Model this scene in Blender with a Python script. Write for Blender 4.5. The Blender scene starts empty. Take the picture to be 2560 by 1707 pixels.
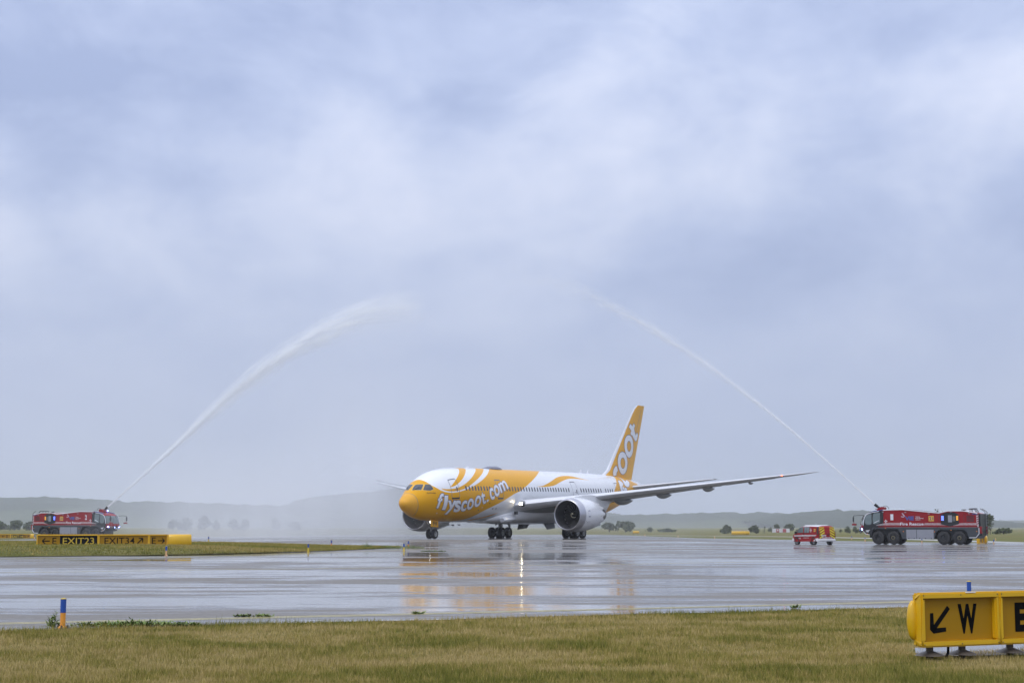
import bpy, bmesh, math, random
import numpy as np
from math import sin, cos, pi, radians, sqrt, atan2, atan, exp
from mathutils import Vector, Matrix, Euler
from mathutils.geometry import delaunay_2d_cdt

random.seed(7)
RNG = np.random.default_rng(11)
SC = bpy.context.scene
COL = SC.collection

# ------------------------------------------------------------------ camera, light, exposure
HC = 1.8
PITCH = atan((1316.0 - 853.5) / 4000.0)
cam_data = bpy.data.cameras.new('camera')
cam_data.sensor_width = 36.0
cam_data.lens = 56.25
cam_data.clip_start = 0.5
cam_data.clip_end = 12000
cam = bpy.data.objects.new('camera', cam_data)
cam.location = (0, 0, HC)
cam.rotation_euler = (pi / 2 + PITCH, 0, 0)
COL.objects.link(cam)
SC.camera = cam

SUN_EL, SUN_AZ = radians(52), radians(215)      # azimuth clockwise from +Y
world = bpy.data.worlds.new('World')
SC.world = world
world.use_nodes = True
wn, wl = world.node_tree.nodes, world.node_tree.links
wn.clear()


def N(nt, typ, **kw):
    n = nt.nodes.new(typ)
    for k, v in kw.items():
        setattr(n, k, v)
    return n


def setin(n, **kw):
    for k, v in kw.items():
        n.inputs[k.replace('_', ' ')].default_value = v
    return n


def ramp(nt, stops, interp='LINEAR'):
    r = nt.nodes.new('ShaderNodeValToRGB')
    r.color_ramp.interpolation = interp
    el = r.color_ramp.elements
    while len(el) > 1:
        el.remove(el[-1])
    el[0].position = stops[0][0]
    el[0].color = tuple(stops[0][1]) + (1,) if len(stops[0][1]) == 3 else stops[0][1]
    for p, c in stops[1:]:
        e = el.new(p)
        e.color = tuple(c) + (1,) if len(c) == 3 else c
    return r


def math_node(nt, op, a, b=None, c=None, clamp=False):
    m = nt.nodes.new('ShaderNodeMath')
    m.operation = op
    m.use_clamp = clamp
    for i, v in enumerate((a, b, c)):
        if v is None:
            continue
        if isinstance(v, (int, float)):
            m.inputs[i].default_value = v
        else:
            nt.links.new(v, m.inputs[i])
    return m.outputs[0]


def mixc(nt, fac, a, b, blend='MIX'):
    m = nt.nodes.new('ShaderNodeMix')
    m.data_type = 'RGBA'
    m.blend_type = blend
    for idx, v in ((0, fac), (6, a), (7, b)):
        if isinstance(v, (int, float)):
            m.inputs[idx].default_value = v
        elif isinstance(v, (tuple, list)):
            m.inputs[idx].default_value = tuple(v) + ((1,) if len(v) == 3 else ())
        else:
            nt.links.new(v, m.inputs[idx])
    return m.outputs[2]


def build_sky():
    nt = world.node_tree
    L = nt.links.new
    out = N(nt, 'ShaderNodeOutputWorld')
    bg = N(nt, 'ShaderNodeBackground')
    bg.inputs['Strength'].default_value = 0.1
    sky = N(nt, 'ShaderNodeTexSky', sky_type='NISHITA', sun_disc=False)
    sky.sun_elevation = SUN_EL
    sky.sun_rotation = SUN_AZ
    sky.air_density = 1.5
    sky.dust_density = 3.0
    tc = N(nt, 'ShaderNodeTexCoord')
    sep = N(nt, 'ShaderNodeSeparateXYZ')
    L(tc.outputs['Generated'], sep.inputs[0])
    z = math_node(nt, 'MAXIMUM', sep.outputs[2], 0.0)
    # slow swell of the cloud deck
    mp = N(nt, 'ShaderNodeMapping')
    mp.inputs['Location'].default_value = SKY_OFF
    mp.inputs['Scale'].default_value = (1.0, 1.0, 1.75)
    L(tc.outputs['Generated'], mp.inputs[0])
    n1 = setin(N(nt, 'ShaderNodeTexNoise'), Scale=3.5, Detail=5.0, Roughness=0.5, Distortion=0.3)
    L(mp.outputs[0], n1.inputs['Vector'])
    n2 = setin(N(nt, 'ShaderNodeTexNoise'), Scale=9.0, Detail=9.0, Roughness=0.6, Distortion=0.3)
    L(mp.outputs[0], n2.inputs['Vector'])
    a = math_node(nt, 'MULTIPLY_ADD', n2.outputs['Fac'], 0.46, -0.06)
    f = math_node(nt, 'MULTIPLY_ADD', n1.outputs['Fac'], 0.95, a)
    f = math_node(nt, 'SUBTRACT', f, 0.145)
    # contrast of the cloud deck fades into the rain haze low down
    con = N(nt, 'ShaderNodeMapRange', interpolation_type='SMOOTHSTEP')
    L(z, con.inputs[0])
    con.inputs[1].default_value = 0.06; con.inputs[2].default_value = 0.26
    con.inputs[3].default_value = 0.2; con.inputs[4].default_value = 1.0
    d = math_node(nt, 'SUBTRACT', f, 0.5)
    d = math_node(nt, 'MULTIPLY', d, con.outputs[0])
    d = math_node(nt, 'MULTIPLY_ADD', d, 1.95, 0.5, clamp=True)
    cr = ramp(nt, [(0.18, (3.7, 4.5, 6.9)), (0.42, (4.85, 5.65, 8.0)), (0.6, (6.0, 6.7, 8.8)), (0.85, (7.3, 7.8, 9.6))])
    L(d, cr.inputs[0])
    # overcast sky: brightens smoothly from the horizon up
    zp = math_node(nt, 'POWER', z, 1.5)
    gain = math_node(nt, 'MULTIPLY_ADD', zp, SKY_Z, SKY_H)
    vm = N(nt, 'ShaderNodeVectorMath', operation='SCALE')
    L(cr.outputs[0], vm.inputs[0]); L(gain, vm.inputs[3])
    # thinner blue tint towards the zenith, where the deck is whitest
    wz = N(nt, 'ShaderNodeMapRange', interpolation_type='SMOOTHSTEP')
    L(z, wz.inputs[0])
    wz.inputs[1].default_value = 0.22; wz.inputs[2].default_value = 0.75
    wz.inputs[3].default_value = 0.0; wz.inputs[4].default_value = 0.45
    wh = N(nt, 'ShaderNodeVectorMath', operation='DOT_PRODUCT')
    L(vm.outputs[0], wh.inputs[0]); wh.inputs[1].default_value = (0.25, 0.6, 0.15)
    gw = N(nt, 'ShaderNodeCombineXYZ')
    for k in range(3):
        L(wh.outputs['Value'], gw.inputs[k])
    cc = mixc(nt, wz.outputs[0], vm.outputs[0], gw.outputs[0])
    c = mixc(nt, 0.95, sky.outputs[0], cc)
    L(c, bg.inputs['Color'])
    L(bg.outputs[0], out.inputs['Surface'])


SKY_OFF = (5.2, 1.7, 0.9)
SKY_H, SKY_Z = 0.90, 1.55
build_sky()

sun_data = bpy.data.lights.new('sun', 'SUN')
sun_data.energy = 1.2
sun_data.angle = radians(25)
sun_data.color = (1.0, 0.98, 0.95)
sun = bpy.data.objects.new('sun', sun_data)
sun.rotation_euler = (pi / 2 - SUN_EL, 0, pi - SUN_AZ + pi)
sdir = Vector((sin(SUN_AZ) * cos(SUN_EL), cos(SUN_AZ) * cos(SUN_EL), sin(SUN_EL)))
sun.rotation_euler = (-sdir).to_track_quat('-Z', 'Y').to_euler()
sun.location = (0, 0, 60)
COL.objects.link(sun)

vs = SC.view_settings
vs.view_transform = 'Standard'
vs.look = 'None'
vs.exposure = 0.0
vs.gamma = 1.0
vs.use_curve_mapping = False
SC.render.engine = 'CYCLES'
SC.cycles.use_denoising = True
SC.cycles.volume_bounces = 8
SC.cycles.max_bounces = 14
SC.cycles.diffuse_bounces = 10
SC.cycles.transparent_max_bounces = 24
SC.cycles.caustics_reflective = False
SC.cycles.caustics_refractive = False


# ------------------------------------------------------------------ helpers
def tag(o, label=None, cat=None, group=None, kind=None):
    if label: o['label'] = label
    if cat: o['category'] = cat
    if group: o['group'] = group
    if kind: o['kind'] = kind
    return o


def empty(name, loc=(0, 0, 0), rot=(0, 0, 0)):
    o = bpy.data.objects.new(name, None)
    o.empty_display_size = 0.2
    o.location = loc
    o.rotation_euler = rot
    COL.objects.link(o)
    return o


MATS = {}


def M(name, rgb, rough=0.5, metal=0.0, spec=0.5, coat=0.0, var=0.08, scale=1.5, emit=None, alpha=None, dirt=0.0):
    if name in MATS:
        return MATS[name]
    m = bpy.data.materials.new(name)
    m.use_nodes = True
    nt = m.node_tree
    p = nt.nodes['Principled BSDF']
    p.inputs['Roughness'].default_value = rough
    p.inputs['Metallic'].default_value = metal
    p.inputs['Specular IOR Level'].default_value = spec
    p.inputs['Coat Weight'].default_value = coat
    p.inputs['Coat Roughness'].default_value = 0.08
    tc = N(nt, 'ShaderNodeTexCoord')
    no = setin(N(nt, 'ShaderNodeTexNoise'), Scale=scale, Detail=5.0, Roughness=0.6)
    nt.links.new(tc.outputs['Object'], no.inputs['Vector'])
    lo = tuple(c * (1 - var) for c in rgb)
    hi = tuple(min(1, c * (1 + var)) for c in rgb)
    cr = ramp(nt, [(0.3, lo), (0.7, hi)])
    nt.links.new(no.outputs['Fac'], cr.inputs[0])
    col = cr.outputs[0]
    if dirt:
        mp = N(nt, 'ShaderNodeMapping')
        mp.inputs['Scale'].default_value = (1.0, 1.0, 4.0)
        nt.links.new(tc.outputs['Object'], mp.inputs[0])
        nd = setin(N(nt, 'ShaderNodeTexNoise'), Scale=scale * 2.3, Detail=8.0, Roughness=0.7)
        nt.links.new(mp.outputs[0], nd.inputs['Vector'])
        rd = ramp(nt, [(0.5, (0, 0, 0)), (0.75, (dirt, dirt, dirt))])
        nt.links.new(nd.outputs['Fac'], rd.inputs[0])
        col = mixc(nt, rd.outputs[0], col, (0.12, 0.11, 0.1))
    nt.links.new(col, p.inputs['Base Color'])
    rr = N(nt, 'ShaderNodeMapRange')
    nt.links.new(no.outputs['Fac'], rr.inputs[0])
    rr.inputs[3].default_value = max(0.02, rough * 0.8)
    rr.inputs[4].default_value = min(1, rough * 1.2)
    nt.links.new(rr.outputs[0], p.inputs['Roughness'])
    if emit:
        p.inputs['Emission Color'].default_value = tuple(emit[:3]) + (1,)
        p.inputs['Emission Strength'].default_value = emit[3]
    if alpha is not None:
        p.inputs['Alpha'].default_value = alpha
    MATS[name] = m
    return m


class MB:
    """Collects polygons; build() links them as one mesh object."""

    def __init__(s):
        s.v, s.f, s.m = [], [], []

    def pts(s, P):
        i = len(s.v)
        s.v.extend([tuple(map(float, p)) for p in P])
        return i

    def face(s, idx, m=0):
        s.f.append(tuple(idx)); s.m.append(m)

    def poly(s, P, m=0):
        i = s.pts(P)
        s.face(range(i, i + len(P)), m)

    def box(s, c, d, m=0, R=None):
        x, y, z = (k / 2 for k in d)
        P = [(-x, -y, -z), (x, -y, -z), (x, y, -z), (-x, y, -z), (-x, -y, z), (x, -y, z), (x, y, z), (-x, y, z)]
        if R is not None:
            P = [tuple(R @ Vector(p)) for p in P]
        i = s.pts([(p[0] + c[0], p[1] + c[1], p[2] + c[2]) for p in P])
        for f in ((0, 3, 2, 1), (4, 5, 6, 7), (0, 1, 5, 4), (1, 2, 6, 5), (2, 3, 7, 6), (3, 0, 4, 7)):
            s.face([i + k for k in f], m)

    def loft(s, rings, m=0, caps=True, closed=True, mfn=None):
        n = len(rings[0])
        base = [s.pts(r) for r in rings]
        for a in range(len(rings) - 1):
            for k in range(n if closed else n - 1):
                k2 = (k + 1) % n
                mm = mfn(a, k) if mfn else m
                s.face((base[a] + k, base[a] + k2, base[a + 1] + k2, base[a + 1] + k), mm)
        if caps:
            s.face([base[0] + k for k in range(n)][::-1], mfn(0, 0) if mfn else m)
            s.face([base[-1] + k for k in range(n)], mfn(len(rings) - 2, 0) if mfn else m)

    def tube(s, path, r, seg=8, m=0, caps=True):
        path = [Vector(p) for p in path]
        rr = r if isinstance(r, (list, tuple)) else [r] * len(path)
        rings = []
        up = None
        for i, p in enumerate(path):
            a = path[max(0, i - 1)]; b = path[min(len(path) - 1, i + 1)]
            t = (b - a).normalized()
            if up is None:
                up = Vector((0, 0, 1)) if abs(t.z) < 0.9 else Vector((1, 0, 0))
            u = t.cross(up).normalized()
            w = u.cross(t).normalized()
            up = w
            rings.append([tuple(p + rr[i] * (cos(2 * pi * k / seg) * u + sin(2 * pi * k / seg) * w)) for k in range(seg)])
        s.loft(rings, m, caps)

    def lathe(s, prof, c, ax, seg=24, m=0, mfn=None, caps=False, rfn=None):
        """prof: (distance along axis, radius)"""
        ax = Vector(ax).normalized()
        up = Vector((0, 0, 1)) if abs(ax.z) < 0.9 else Vector((1, 0, 0))
        u = ax.cross(up).normalized(); w = u.cross(ax).normalized()
        c = Vector(c)
        rings = []
        for j, (d, r) in enumerate(prof):
            ring = []
            for k in range(seg):
                dd = d + (rfn(j, k) if rfn else 0)
                ring.append(tuple(c + ax * dd + r * (cos(2 * pi * k / seg) * u + sin(2 * pi * k / seg) * w)))
            rings.append(ring)
        s.loft(rings, m, caps, True, mfn)

    def prism(s, poly, w0, w1, m=0, fn=None):
        fn = fn or (lambda u, w, v: (u, w, v))
        n = len(poly)
        a = s.pts([fn(u, w0, v) for u, v in poly])
        b = s.pts([fn(u, w1, v) for u, v in poly])
        s.face([a + k for k in range(n)], m)
        s.face([b + k for k in range(n)][::-1], m)
        for k in range(n):
            k2 = (k + 1) % n
            s.face((a + k2, a + k, b + k, b + k2), m)

    def build(s, name, mats, parent=None, smooth=False, bevel=0.0, flip=None, recalc=True, angle=40):
        me = bpy.data.meshes.new(name)
        V = s.v
        if flip is not None:
            V = [(flip - x, y, z) for x, y, z in V]
        me.from_pydata(V, [], s.f)
        mats = mats if isinstance(mats, (list, tuple)) else [mats]
        for mt in mats:
            me.materials.append(mt)
        me.polygons.foreach_set('material_index', s.m)
        if recalc or bevel:
            bm = bmesh.new(); bm.from_mesh(me)
            bmesh.ops.remove_doubles(bm, verts=bm.verts, dist=1e-5)
            if recalc:
                bmesh.ops.recalc_face_normals(bm, faces=bm.faces)
            if bevel:
                es = [e for e in bm.edges if len(e.link_faces) == 2 and e.calc_face_angle(0) > radians(28)]
                bmesh.ops.bevel(bm, geom=es, offset=bevel, segments=2, affect='EDGES', clamp_overlap=True)
            bm.to_mesh(me); bm.free()
        if smooth:
            me.polygons.foreach_set('use_smooth', [True] * len(me.polygons))
            if angle < 180:
                me.set_sharp_from_angle(angle=radians(angle))
        o = bpy.data.objects.new(name, me)
        COL.objects.link(o)
        if parent is not None:
            o.parent = parent
        return o


def np_mesh(name, V, F, mat, parent=None, smooth=False, attr=None):
    """big triangle/quad meshes straight from arrays"""
    me = bpy.data.meshes.new(name)
    V = np.asarray(V, np.float32); F = np.asarray(F, np.int32)
    k = F.shape[1]
    me.vertices.add(len(V)); me.vertices.foreach_set('co', V.ravel())
    me.loops.add(F.size); me.loops.foreach_set('vertex_index', F.ravel())
    me.polygons.add(len(F))
    me.polygons.foreach_set('loop_start', np.arange(0, F.size, k, dtype=np.int32))
    me.polygons.foreach_set('loop_total', np.full(len(F), k, np.int32))
    if attr is not None:
        at = me.attributes.new('tint', 'FLOAT', 'POINT')
        at.data.foreach_set('value', np.asarray(attr, np.float32))
    me.update(calc_edges=True)
    for mm in (mat if isinstance(mat, (list, tuple)) else [mat]):
        me.materials.append(mm)
    if smooth:
        me.polygons.foreach_set('use_smooth', [True] * len(F))
    o = bpy.data.objects.new(name, me)
    COL.objects.link(o)
    if parent is not None:
        o.parent = parent
    return o


def crom(P, n=4, closed=False):
    """Catmull-Rom resampling of a polyline"""
    P = [np.array(p, float) for p in P]
    out = []
    m = len(P)
    for i in range(m if closed else m - 1):
        if closed:
            p0, p1, p2, p3 = P[i - 1], P[i], P[(i + 1) % m], P[(i + 2) % m]
        else:
            p0, p1, p2, p3 = P[max(i - 1, 0)], P[i], P[i + 1], P[min(i + 2, m - 1)]
        for k in range(n):
            t = k / n
            out.append(0.5 * (2 * p1 + (p2 - p0) * t + (2 * p0 - 5 * p1 + 4 * p2 - p3) * t * t + (3 * p1 - p0 - 3 * p2 + p3) * t ** 3))
    if not closed:
        out.append(P[-1])
    return [tuple(p) for p in out]


def refine(V, F, maxlen):
    """subdivide a 2D triangle mesh until edges are short"""
    bm = bmesh.new()
    vs_ = [bm.verts.new((p[0], p[1], 0)) for p in V]
    for f in F:
        try:
            bm.faces.new([vs_[i] for i in f])
        except ValueError:
            pass
    bmesh.ops.triangulate(bm, faces=bm.faces)
    for _ in range(6):
        es = [e for e in bm.edges if e.calc_length() > maxlen]
        if not es:
            break
        bmesh.ops.subdivide_edges(bm, edges=es, cuts=1)
        bmesh.ops.triangulate(bm, faces=[f for f in bm.faces if len(f.verts) > 3])
    bm.verts.index_update()
    V2 = [(v.co.x, v.co.y) for v in bm.verts]
    F2 = [tuple(v.index for v in f.verts) for f in bm.faces]
    bm.free()
    return V2, F2


_text_cache = {}


def text2d(s, bold=0.0):
    """the built-in font's outline of a string as flat triangles; returns verts normalised to the ink box, faces and width/height"""
    key = (s, bold)
    if key in _text_cache:
        return _text_cache[key]
    cu = bpy.data.curves.new('glyphs', 'FONT')
    cu.body = s
    cu.size = 1.0
    cu.offset = bold
    cu.resolution_u = 4
    ob = bpy.data.objects.new('glyphs', cu)
    COL.objects.link(ob)
    dg = bpy.context.evaluated_depsgraph_get()
    ev = ob.evaluated_get(dg)
    me = ev.to_mesh()
    V = [(v.co.x, v.co.y) for v in me.vertices]
    F = [tuple(p.vertices) for p in me.polygons]
    ev.to_mesh_clear()
    bpy.data.objects.remove(ob)
    bpy.data.curves.remove(cu)
    xs = [p[0] for p in V]; ys = [p[1] for p in V]
    x0, x1, y0, y1 = min(xs), max(xs), min(ys), max(ys)
    V = [((p[0] - x0) / (x1 - x0), (p[1] - y0) / (y1 - y0)) for p in V]
    _text_cache[key] = (V, F, (x1 - x0) / (y1 - y0))
    return _text_cache[key]


def flat_text(name, s, mat, parent, o, ex, ez, h, w=None, bold=0.0, off=None):
    """lettering lying on a plane: o = lower left corner of the ink, ex / ez unit vectors"""
    V, F, asp = text2d(s, bold)
    w = w or asp * h
    o, ex, ez = Vector(o), Vector(ex), Vector(ez)
    mb = MB()
    mb.v = [tuple(o + ex * (p[0] * w) + ez * (p[1] * h)) for p in V]
    mb.f = list(F); mb.m = [0] * len(F)
    return mb.build(name, mat, parent, recalc=False)


def flat_poly(name, P, mat, parent, o, ex, ez):
    o, ex, ez = Vector(o), Vector(ex), Vector(ez)
    mb = MB()
    for poly in (P if isinstance(P[0][0], (tuple, list)) else [P]):
        mb.poly([tuple(o + ex * p[0] + ez * p[1]) for p in poly])
    return mb.build(name, mat, parent, recalc=False)


def sstep(a, b, x):
    t = np.clip((np.asarray(x, float) - a) / (b - a), 0, 1)
    return t * t * (3 - 2 * t)


def gz(x, y):
    """height of the airfield: a slightly crowned taxiway, falling to the right and far away"""
    x = np.asarray(x, float); y = np.asarray(y, float)
    z = 0.25 * sstep(38, 85, y)
    z = z + 0.27 * sstep(120, 160, y) * sstep(30, 14, x) * sstep(-45, -18, x) * sstep(330, 240, y)
    z = z - 0.25 * sstep(14, 32, x) * sstep(90, 150, y)
    z = z - 0.5 * sstep(330, 620, y)
    z = z - 0.5 * sstep(224, 250, y) * sstep(-50, -65, x) * sstep(420, 330, y)
    return z


def gzf(x, y):
    return float(gz(x, y))
# ------------------------------------------------------------------ ground materials
def grass_ground_mat():
    m = bpy.data.materials.new('mown_grass')
    m.use_nodes = True
    nt = m.node_tree
    p = nt.nodes['Principled BSDF']
    geo = N(nt, 'ShaderNodeNewGeometry')
    mp = N(nt, 'ShaderNodeMapping')
    mp.inputs['Scale'].default_value = (0.5, 1.0, 1.0)
    nt.links.new(geo.outputs['Position'], mp.inputs[0])
    a = setin(N(nt, 'ShaderNodeTexNoise'), Scale=0.35, Detail=8.0, Roughness=0.65)
    b = setin(N(nt, 'ShaderNodeTexNoise'), Scale=14.0, Detail=4.0, Roughness=0.7)
    c = setin(N(nt, 'ShaderNodeTexNoise'), Scale=0.018, Detail=5.0, Roughness=0.55)
    for n in (a, b, c):
        nt.links.new(mp.outputs[0], n.inputs['Vector'])
    r1 = ramp(nt, [(0.3, (0.095, 0.1, 0.03)), (0.5, (0.17, 0.155, 0.055)), (0.7, (0.25, 0.2, 0.09))])
    nt.links.new(a.outputs['Fac'], r1.inputs[0])
    r2 = ramp(nt, [(0.3, (0.55, 0.55, 0.55)), (0.7, (1.25, 1.25, 1.25))])
    nt.links.new(b.outputs['Fac'], r2.inputs[0])
    r3 = ramp(nt, [(0.35, (0.8, 1.0, 0.8)), (0.65, (1.1, 1.0, 0.95))])
    nt.links.new(c.outputs['Fac'], r3.inputs[0])
    col = mixc(nt, 1.0, r1.outputs[0], r2.outputs[0], 'MULTIPLY')
    col = mixc(nt, 1.0, col, r3.outputs[0], 'MULTIPLY')
    nt.links.new(col, p.inputs['Base Color'])
    p.inputs['Roughness'].default_value = 0.95
    p.inputs['Specular IOR Level'].default_value = 0.1
    bp = N(nt, 'ShaderNodeBump')
    bp.inputs['Distance'].default_value = 0.06
    nt.links.new(b.outputs['Fac'], bp.inputs['Height'])
    nt.links.new(bp.outputs[0], p.inputs['Normal'])
    return m


def wet_pavement_mat():
    m = bpy.data.materials.new('wet_asphalt')
    m.use_nodes = True
    nt = m.node_tree
    L = nt.links.new
    p = nt.nodes['Principled BSDF']
    geo = N(nt, 'ShaderNodeNewGeometry')
    mp = N(nt, 'ShaderNodeMapping')
    mp.inputs['Rotation'].default_value = (0, 0, radians(-14))
    mp.inputs['Scale'].default_value = (0.30, 1.0, 1.0)
    L(geo.outputs['Position'], mp.inputs[0])
    # pools against damp ground
    a = setin(N(nt, 'ShaderNodeTexNoise'), Scale=0.085, Detail=9.0, Roughness=0.62, Distortion=0.4)
    b = setin(N(nt, 'ShaderNodeTexNoise'), Scale=0.5, Detail=6.0, Roughness=0.65, Distortion=0.3)
    g = setin(N(nt, 'ShaderNodeTexNoise'), Scale=6.0, Detail=5.0, Roughness=0.7)
    for n in (a, b):
        L(mp.outputs[0], n.inputs['Vector'])
    L(geo.outputs['Position'], g.inputs['Vector'])
    s = math_node(nt, 'MULTIPLY_ADD', b.outputs['Fac'], 0.75, -0.375)
    s = math_node(nt, 'ADD', s, a.outputs['Fac'])
    wet = ramp(nt, [(0.44, (1, 1, 1)), (0.47, (0.85, 0.85, 0.85)), (0.515, (0.45, 0.45, 0.45)), (0.56, (0, 0, 0))])
    L(s, wet.inputs[0])
    w = wet.outputs[0]
    dry = ramp(nt, [(0.3, (0.15, 0.139, 0.124)), (0.7, (0.225, 0.209, 0.188))])
    L(g.outputs['Fac'], dry.inputs[0])
    dark = mixc(nt, 0.8, dry.outputs[0], (0.07, 0.063, 0.054))
    L(mixc(nt, w, dry.outputs[0], dark), p.inputs['Base Color'])
    ro = N(nt, 'ShaderNodeMapRange')
    L(w, ro.inputs[0])
    ro.inputs[3].default_value = 0.5; ro.inputs[4].default_value = 0.06
    L(ro.outputs[0], p.inputs['Roughness'])
    sp = N(nt, 'ShaderNodeMapRange')
    L(w, sp.inputs[0])
    sp.inputs[3].default_value = 0.06; sp.inputs[4].default_value = 0.5
    L(sp.outputs[0], p.inputs['Specular IOR Level'])
    p.inputs['Specular Tint'].default_value = (1.0, 0.985, 0.95, 1)
    # grit shows through where the film is thin, rain ripples on the pools
    rip = setin(N(nt, 'ShaderNodeTexNoise'), Scale=2.2, Detail=3.0, Roughness=0.6)
    L(geo.outputs['Position'], rip.inputs['Vector'])
    h = math_node(nt, 'MULTIPLY', g.outputs['Fac'], math_node(nt, 'SUBTRACT', 1.0, w))
    h = math_node(nt, 'MULTIPLY_ADD', rip.outputs['Fac'], 0.55, h)
    bp = N(nt, 'ShaderNodeBump')
    bp.inputs['Strength'].default_value = 1.0
    bp.inputs['Distance'].default_value = 0.004
    L(h, bp.inputs['Height'])
    L(bp.outputs[0], p.inputs['Normal'])
    return m


def blade_mat(name, stops):
    m = bpy.data.materials.new(name)
    m.use_nodes = True
    nt = m.node_tree
    p = nt.nodes['Principled BSDF']
    at = N(nt, 'ShaderNodeAttribute', attribute_name='tint')
    r = ramp(nt, stops)
    nt.links.new(at.outputs['Fac'], r.inputs[0])
    nt.links.new(r.outputs[0], p.inputs['Base Color'])
    p.inputs['Roughness'].default_value = 0.75
    p.inputs['Specular IOR Level'].default_value = 0.2
    p.inputs['Transmission Weight'].default_value = 0.0
    return m


MG = grass_ground_mat()
MP = wet_pavement_mat()
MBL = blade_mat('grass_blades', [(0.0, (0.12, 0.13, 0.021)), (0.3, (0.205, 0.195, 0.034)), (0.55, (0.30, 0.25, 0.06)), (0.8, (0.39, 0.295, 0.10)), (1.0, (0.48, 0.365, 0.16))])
MWEED = blade_mat('weed_leaves', [(0.0, (0.12, 0.19, 0.045)), (0.6, (0.22, 0.27, 0.09)), (1.0, (0.36, 0.34, 0.16))])


def grid_mesh(name, X, Y, Z, mat, **kw):
    n, k = X.shape
    V = np.stack([X, Y, Z], -1).reshape(-1, 3)
    i = np.arange(n * k).reshape(n, k)
    F = np.stack([i[:-1, :-1], i[:-1, 1:], i[1:, 1:], i[1:, :-1]], -1).reshape(-1, 4)
    return np_mesh(name, V, F, mat, smooth=True, **kw)


def curve_y(P):
    xs = np.array([p[0] for p in P], float); ys = np.array([p[1] for p in P], float)
    return lambda x: np.interp(x, xs, ys)


def fbm(x, y, seed=0, octs=4):
    """cheap smooth value noise"""
    r = np.random.default_rng(seed)
    out = np.zeros_like(np.asarray(x, float)); amp = 1.0; tot = 0
    for _ in range(octs):
        T = r.random((64, 64))
        xi = np.floor(x).astype(int); yi = np.floor(y).astype(int)
        fx = x - xi; fy = y - yi
        fx = fx * fx * (3 - 2 * fx); fy = fy * fy * (3 - 2 * fy)
        a = T[xi % 64, yi % 64]; b = T[(xi + 1) % 64, yi % 64]; c_ = T[xi % 64, (yi + 1) % 64]; d = T[(xi + 1) % 64, (yi + 1) % 64]
        out += amp * ((a * (1 - fx) + b * fx) * (1 - fy) + (c_ * (1 - fx) + d * fx) * fy)
        tot += amp; amp *= 0.5; x = x * 2.03 + 7.1; y = y * 2.03 + 3.7
    return out / tot


# ground: one sheet of grass out to the horizon
gx = np.concatenate([-np.geomspace(90, 6400, 30)[::-1], np.arange(-88, 89, 2.0), np.geomspace(90, 6400, 30)])
gy = np.concatenate([np.arange(-30, 340, 2.0), np.geomspace(342, 6150, 48)])
GX, GY = np.meshgrid(gx, gy)
tag(grid_mesh('ground', GX, GY, gz(GX, GY) - 0.02, MG), 'mown olive grass of the airfield stretching to the hills', kind='structure')

# taxiway and apron: one wet asphalt sheet
near_edge = lambda x: 32.4 + 0.452 * x + 0.12 * np.sin(x * 0.9) + 0.07 * np.sin(x * 2.3 + 1)
far_edge = curve_y([(-140, 160), (-75, 218), (-62, 226), (-45, 252), (-25, 284), (0, 290), (16, 287), (36, 236), (42, 204), (55, 174), (80, 145), (130, 115)])
px_ = np.arange(-60, 131, 1.5)
tv = np.linspace(0, 1, 140) ** 1.4
PX = np.repeat(px_[None], len(tv), 0)
PY = near_edge(PX) + (far_edge(PX) - near_edge(PX)) * tv[:, None]
tag(grid_mesh('taxiway', PX, PY, gz(PX, PY), MP), 'wet grey taxiway asphalt with shining pools', kind='structure')

# service road beyond
rd = crom([(-160, 470), (-60, 400), (0, 362), (27, 337), (48, 300), (56, 262), (58, 215), (57, 176)], 8)
rp = np.array(rd); tg = np.gradient(rp, axis=0); tg /= np.linalg.norm(tg, axis=1)[:, None]
nr = np.stack([-tg[:, 1], tg[:, 0]], 1)
MROAD = M('pale_concrete', (0.3, 0.29, 0.26), 0.35, var=0.12, scale=0.3)
RX = np.stack([rp[:, 0] + nr[:, 0] * s for s in (-2.6, 0, 2.6)], 1); RY = np.stack([rp[:, 1] + nr[:, 1] * s for s in (-2.6, 0, 2.6)], 1)
tag(grid_mesh('service_road', RX, RY, gz(RX, RY) - 0.01, MROAD), 'pale concrete service road across the far grass', kind='structure')

# grass island between the two taxiways
isl_near = [(-110, 52), (-60, 69), (-40, 77), (-26.6, 83), (-18.9, 88.6), (-12.8, 100.5), (-9.8, 112), (-8.4, 121)]
isl_far = [(-110, 215), (-60, 180), (-45, 168), (-31, 152), (-22, 140), (-15, 131), (-11, 126), (-8.4, 121.4)]
nc = np.array(crom(isl_near, 10)); fc = np.array(crom(isl_far, 10))
nc = nc + np.stack([0.15 * np.sin(np.arange(len(nc)) * 1.7), 0.25 * np.sin(np.arange(len(nc)) * 1.1)], 1)
iv = np.linspace(0, 1, 50) ** 1.3
IX = nc[None, :, 0] * (1 - iv[:, None]) + fc[None, :, 0] * iv[:, None]
IY = nc[None, :, 1] * (1 - iv[:, None]) + fc[None, :, 1] * iv[:, None]


def isl_bump(v, x):
    return 0.44 * np.sin(pi * np.clip(v, 0, 1) ** 0.42) * sstep(-9, -24, x) + 0.03


tag(grid_mesh('grass_island', IX, IY, gz(IX, IY) + isl_bump(iv[:, None] + 0 * IX, IX), MG), 'grass island between the two taxiways', kind='structure')
_ix = IX.ravel(); _iy = IY.ravel(); _iz = (gz(IX, IY) + isl_bump(iv[:, None] + 0 * IX, IX)).ravel()

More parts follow.
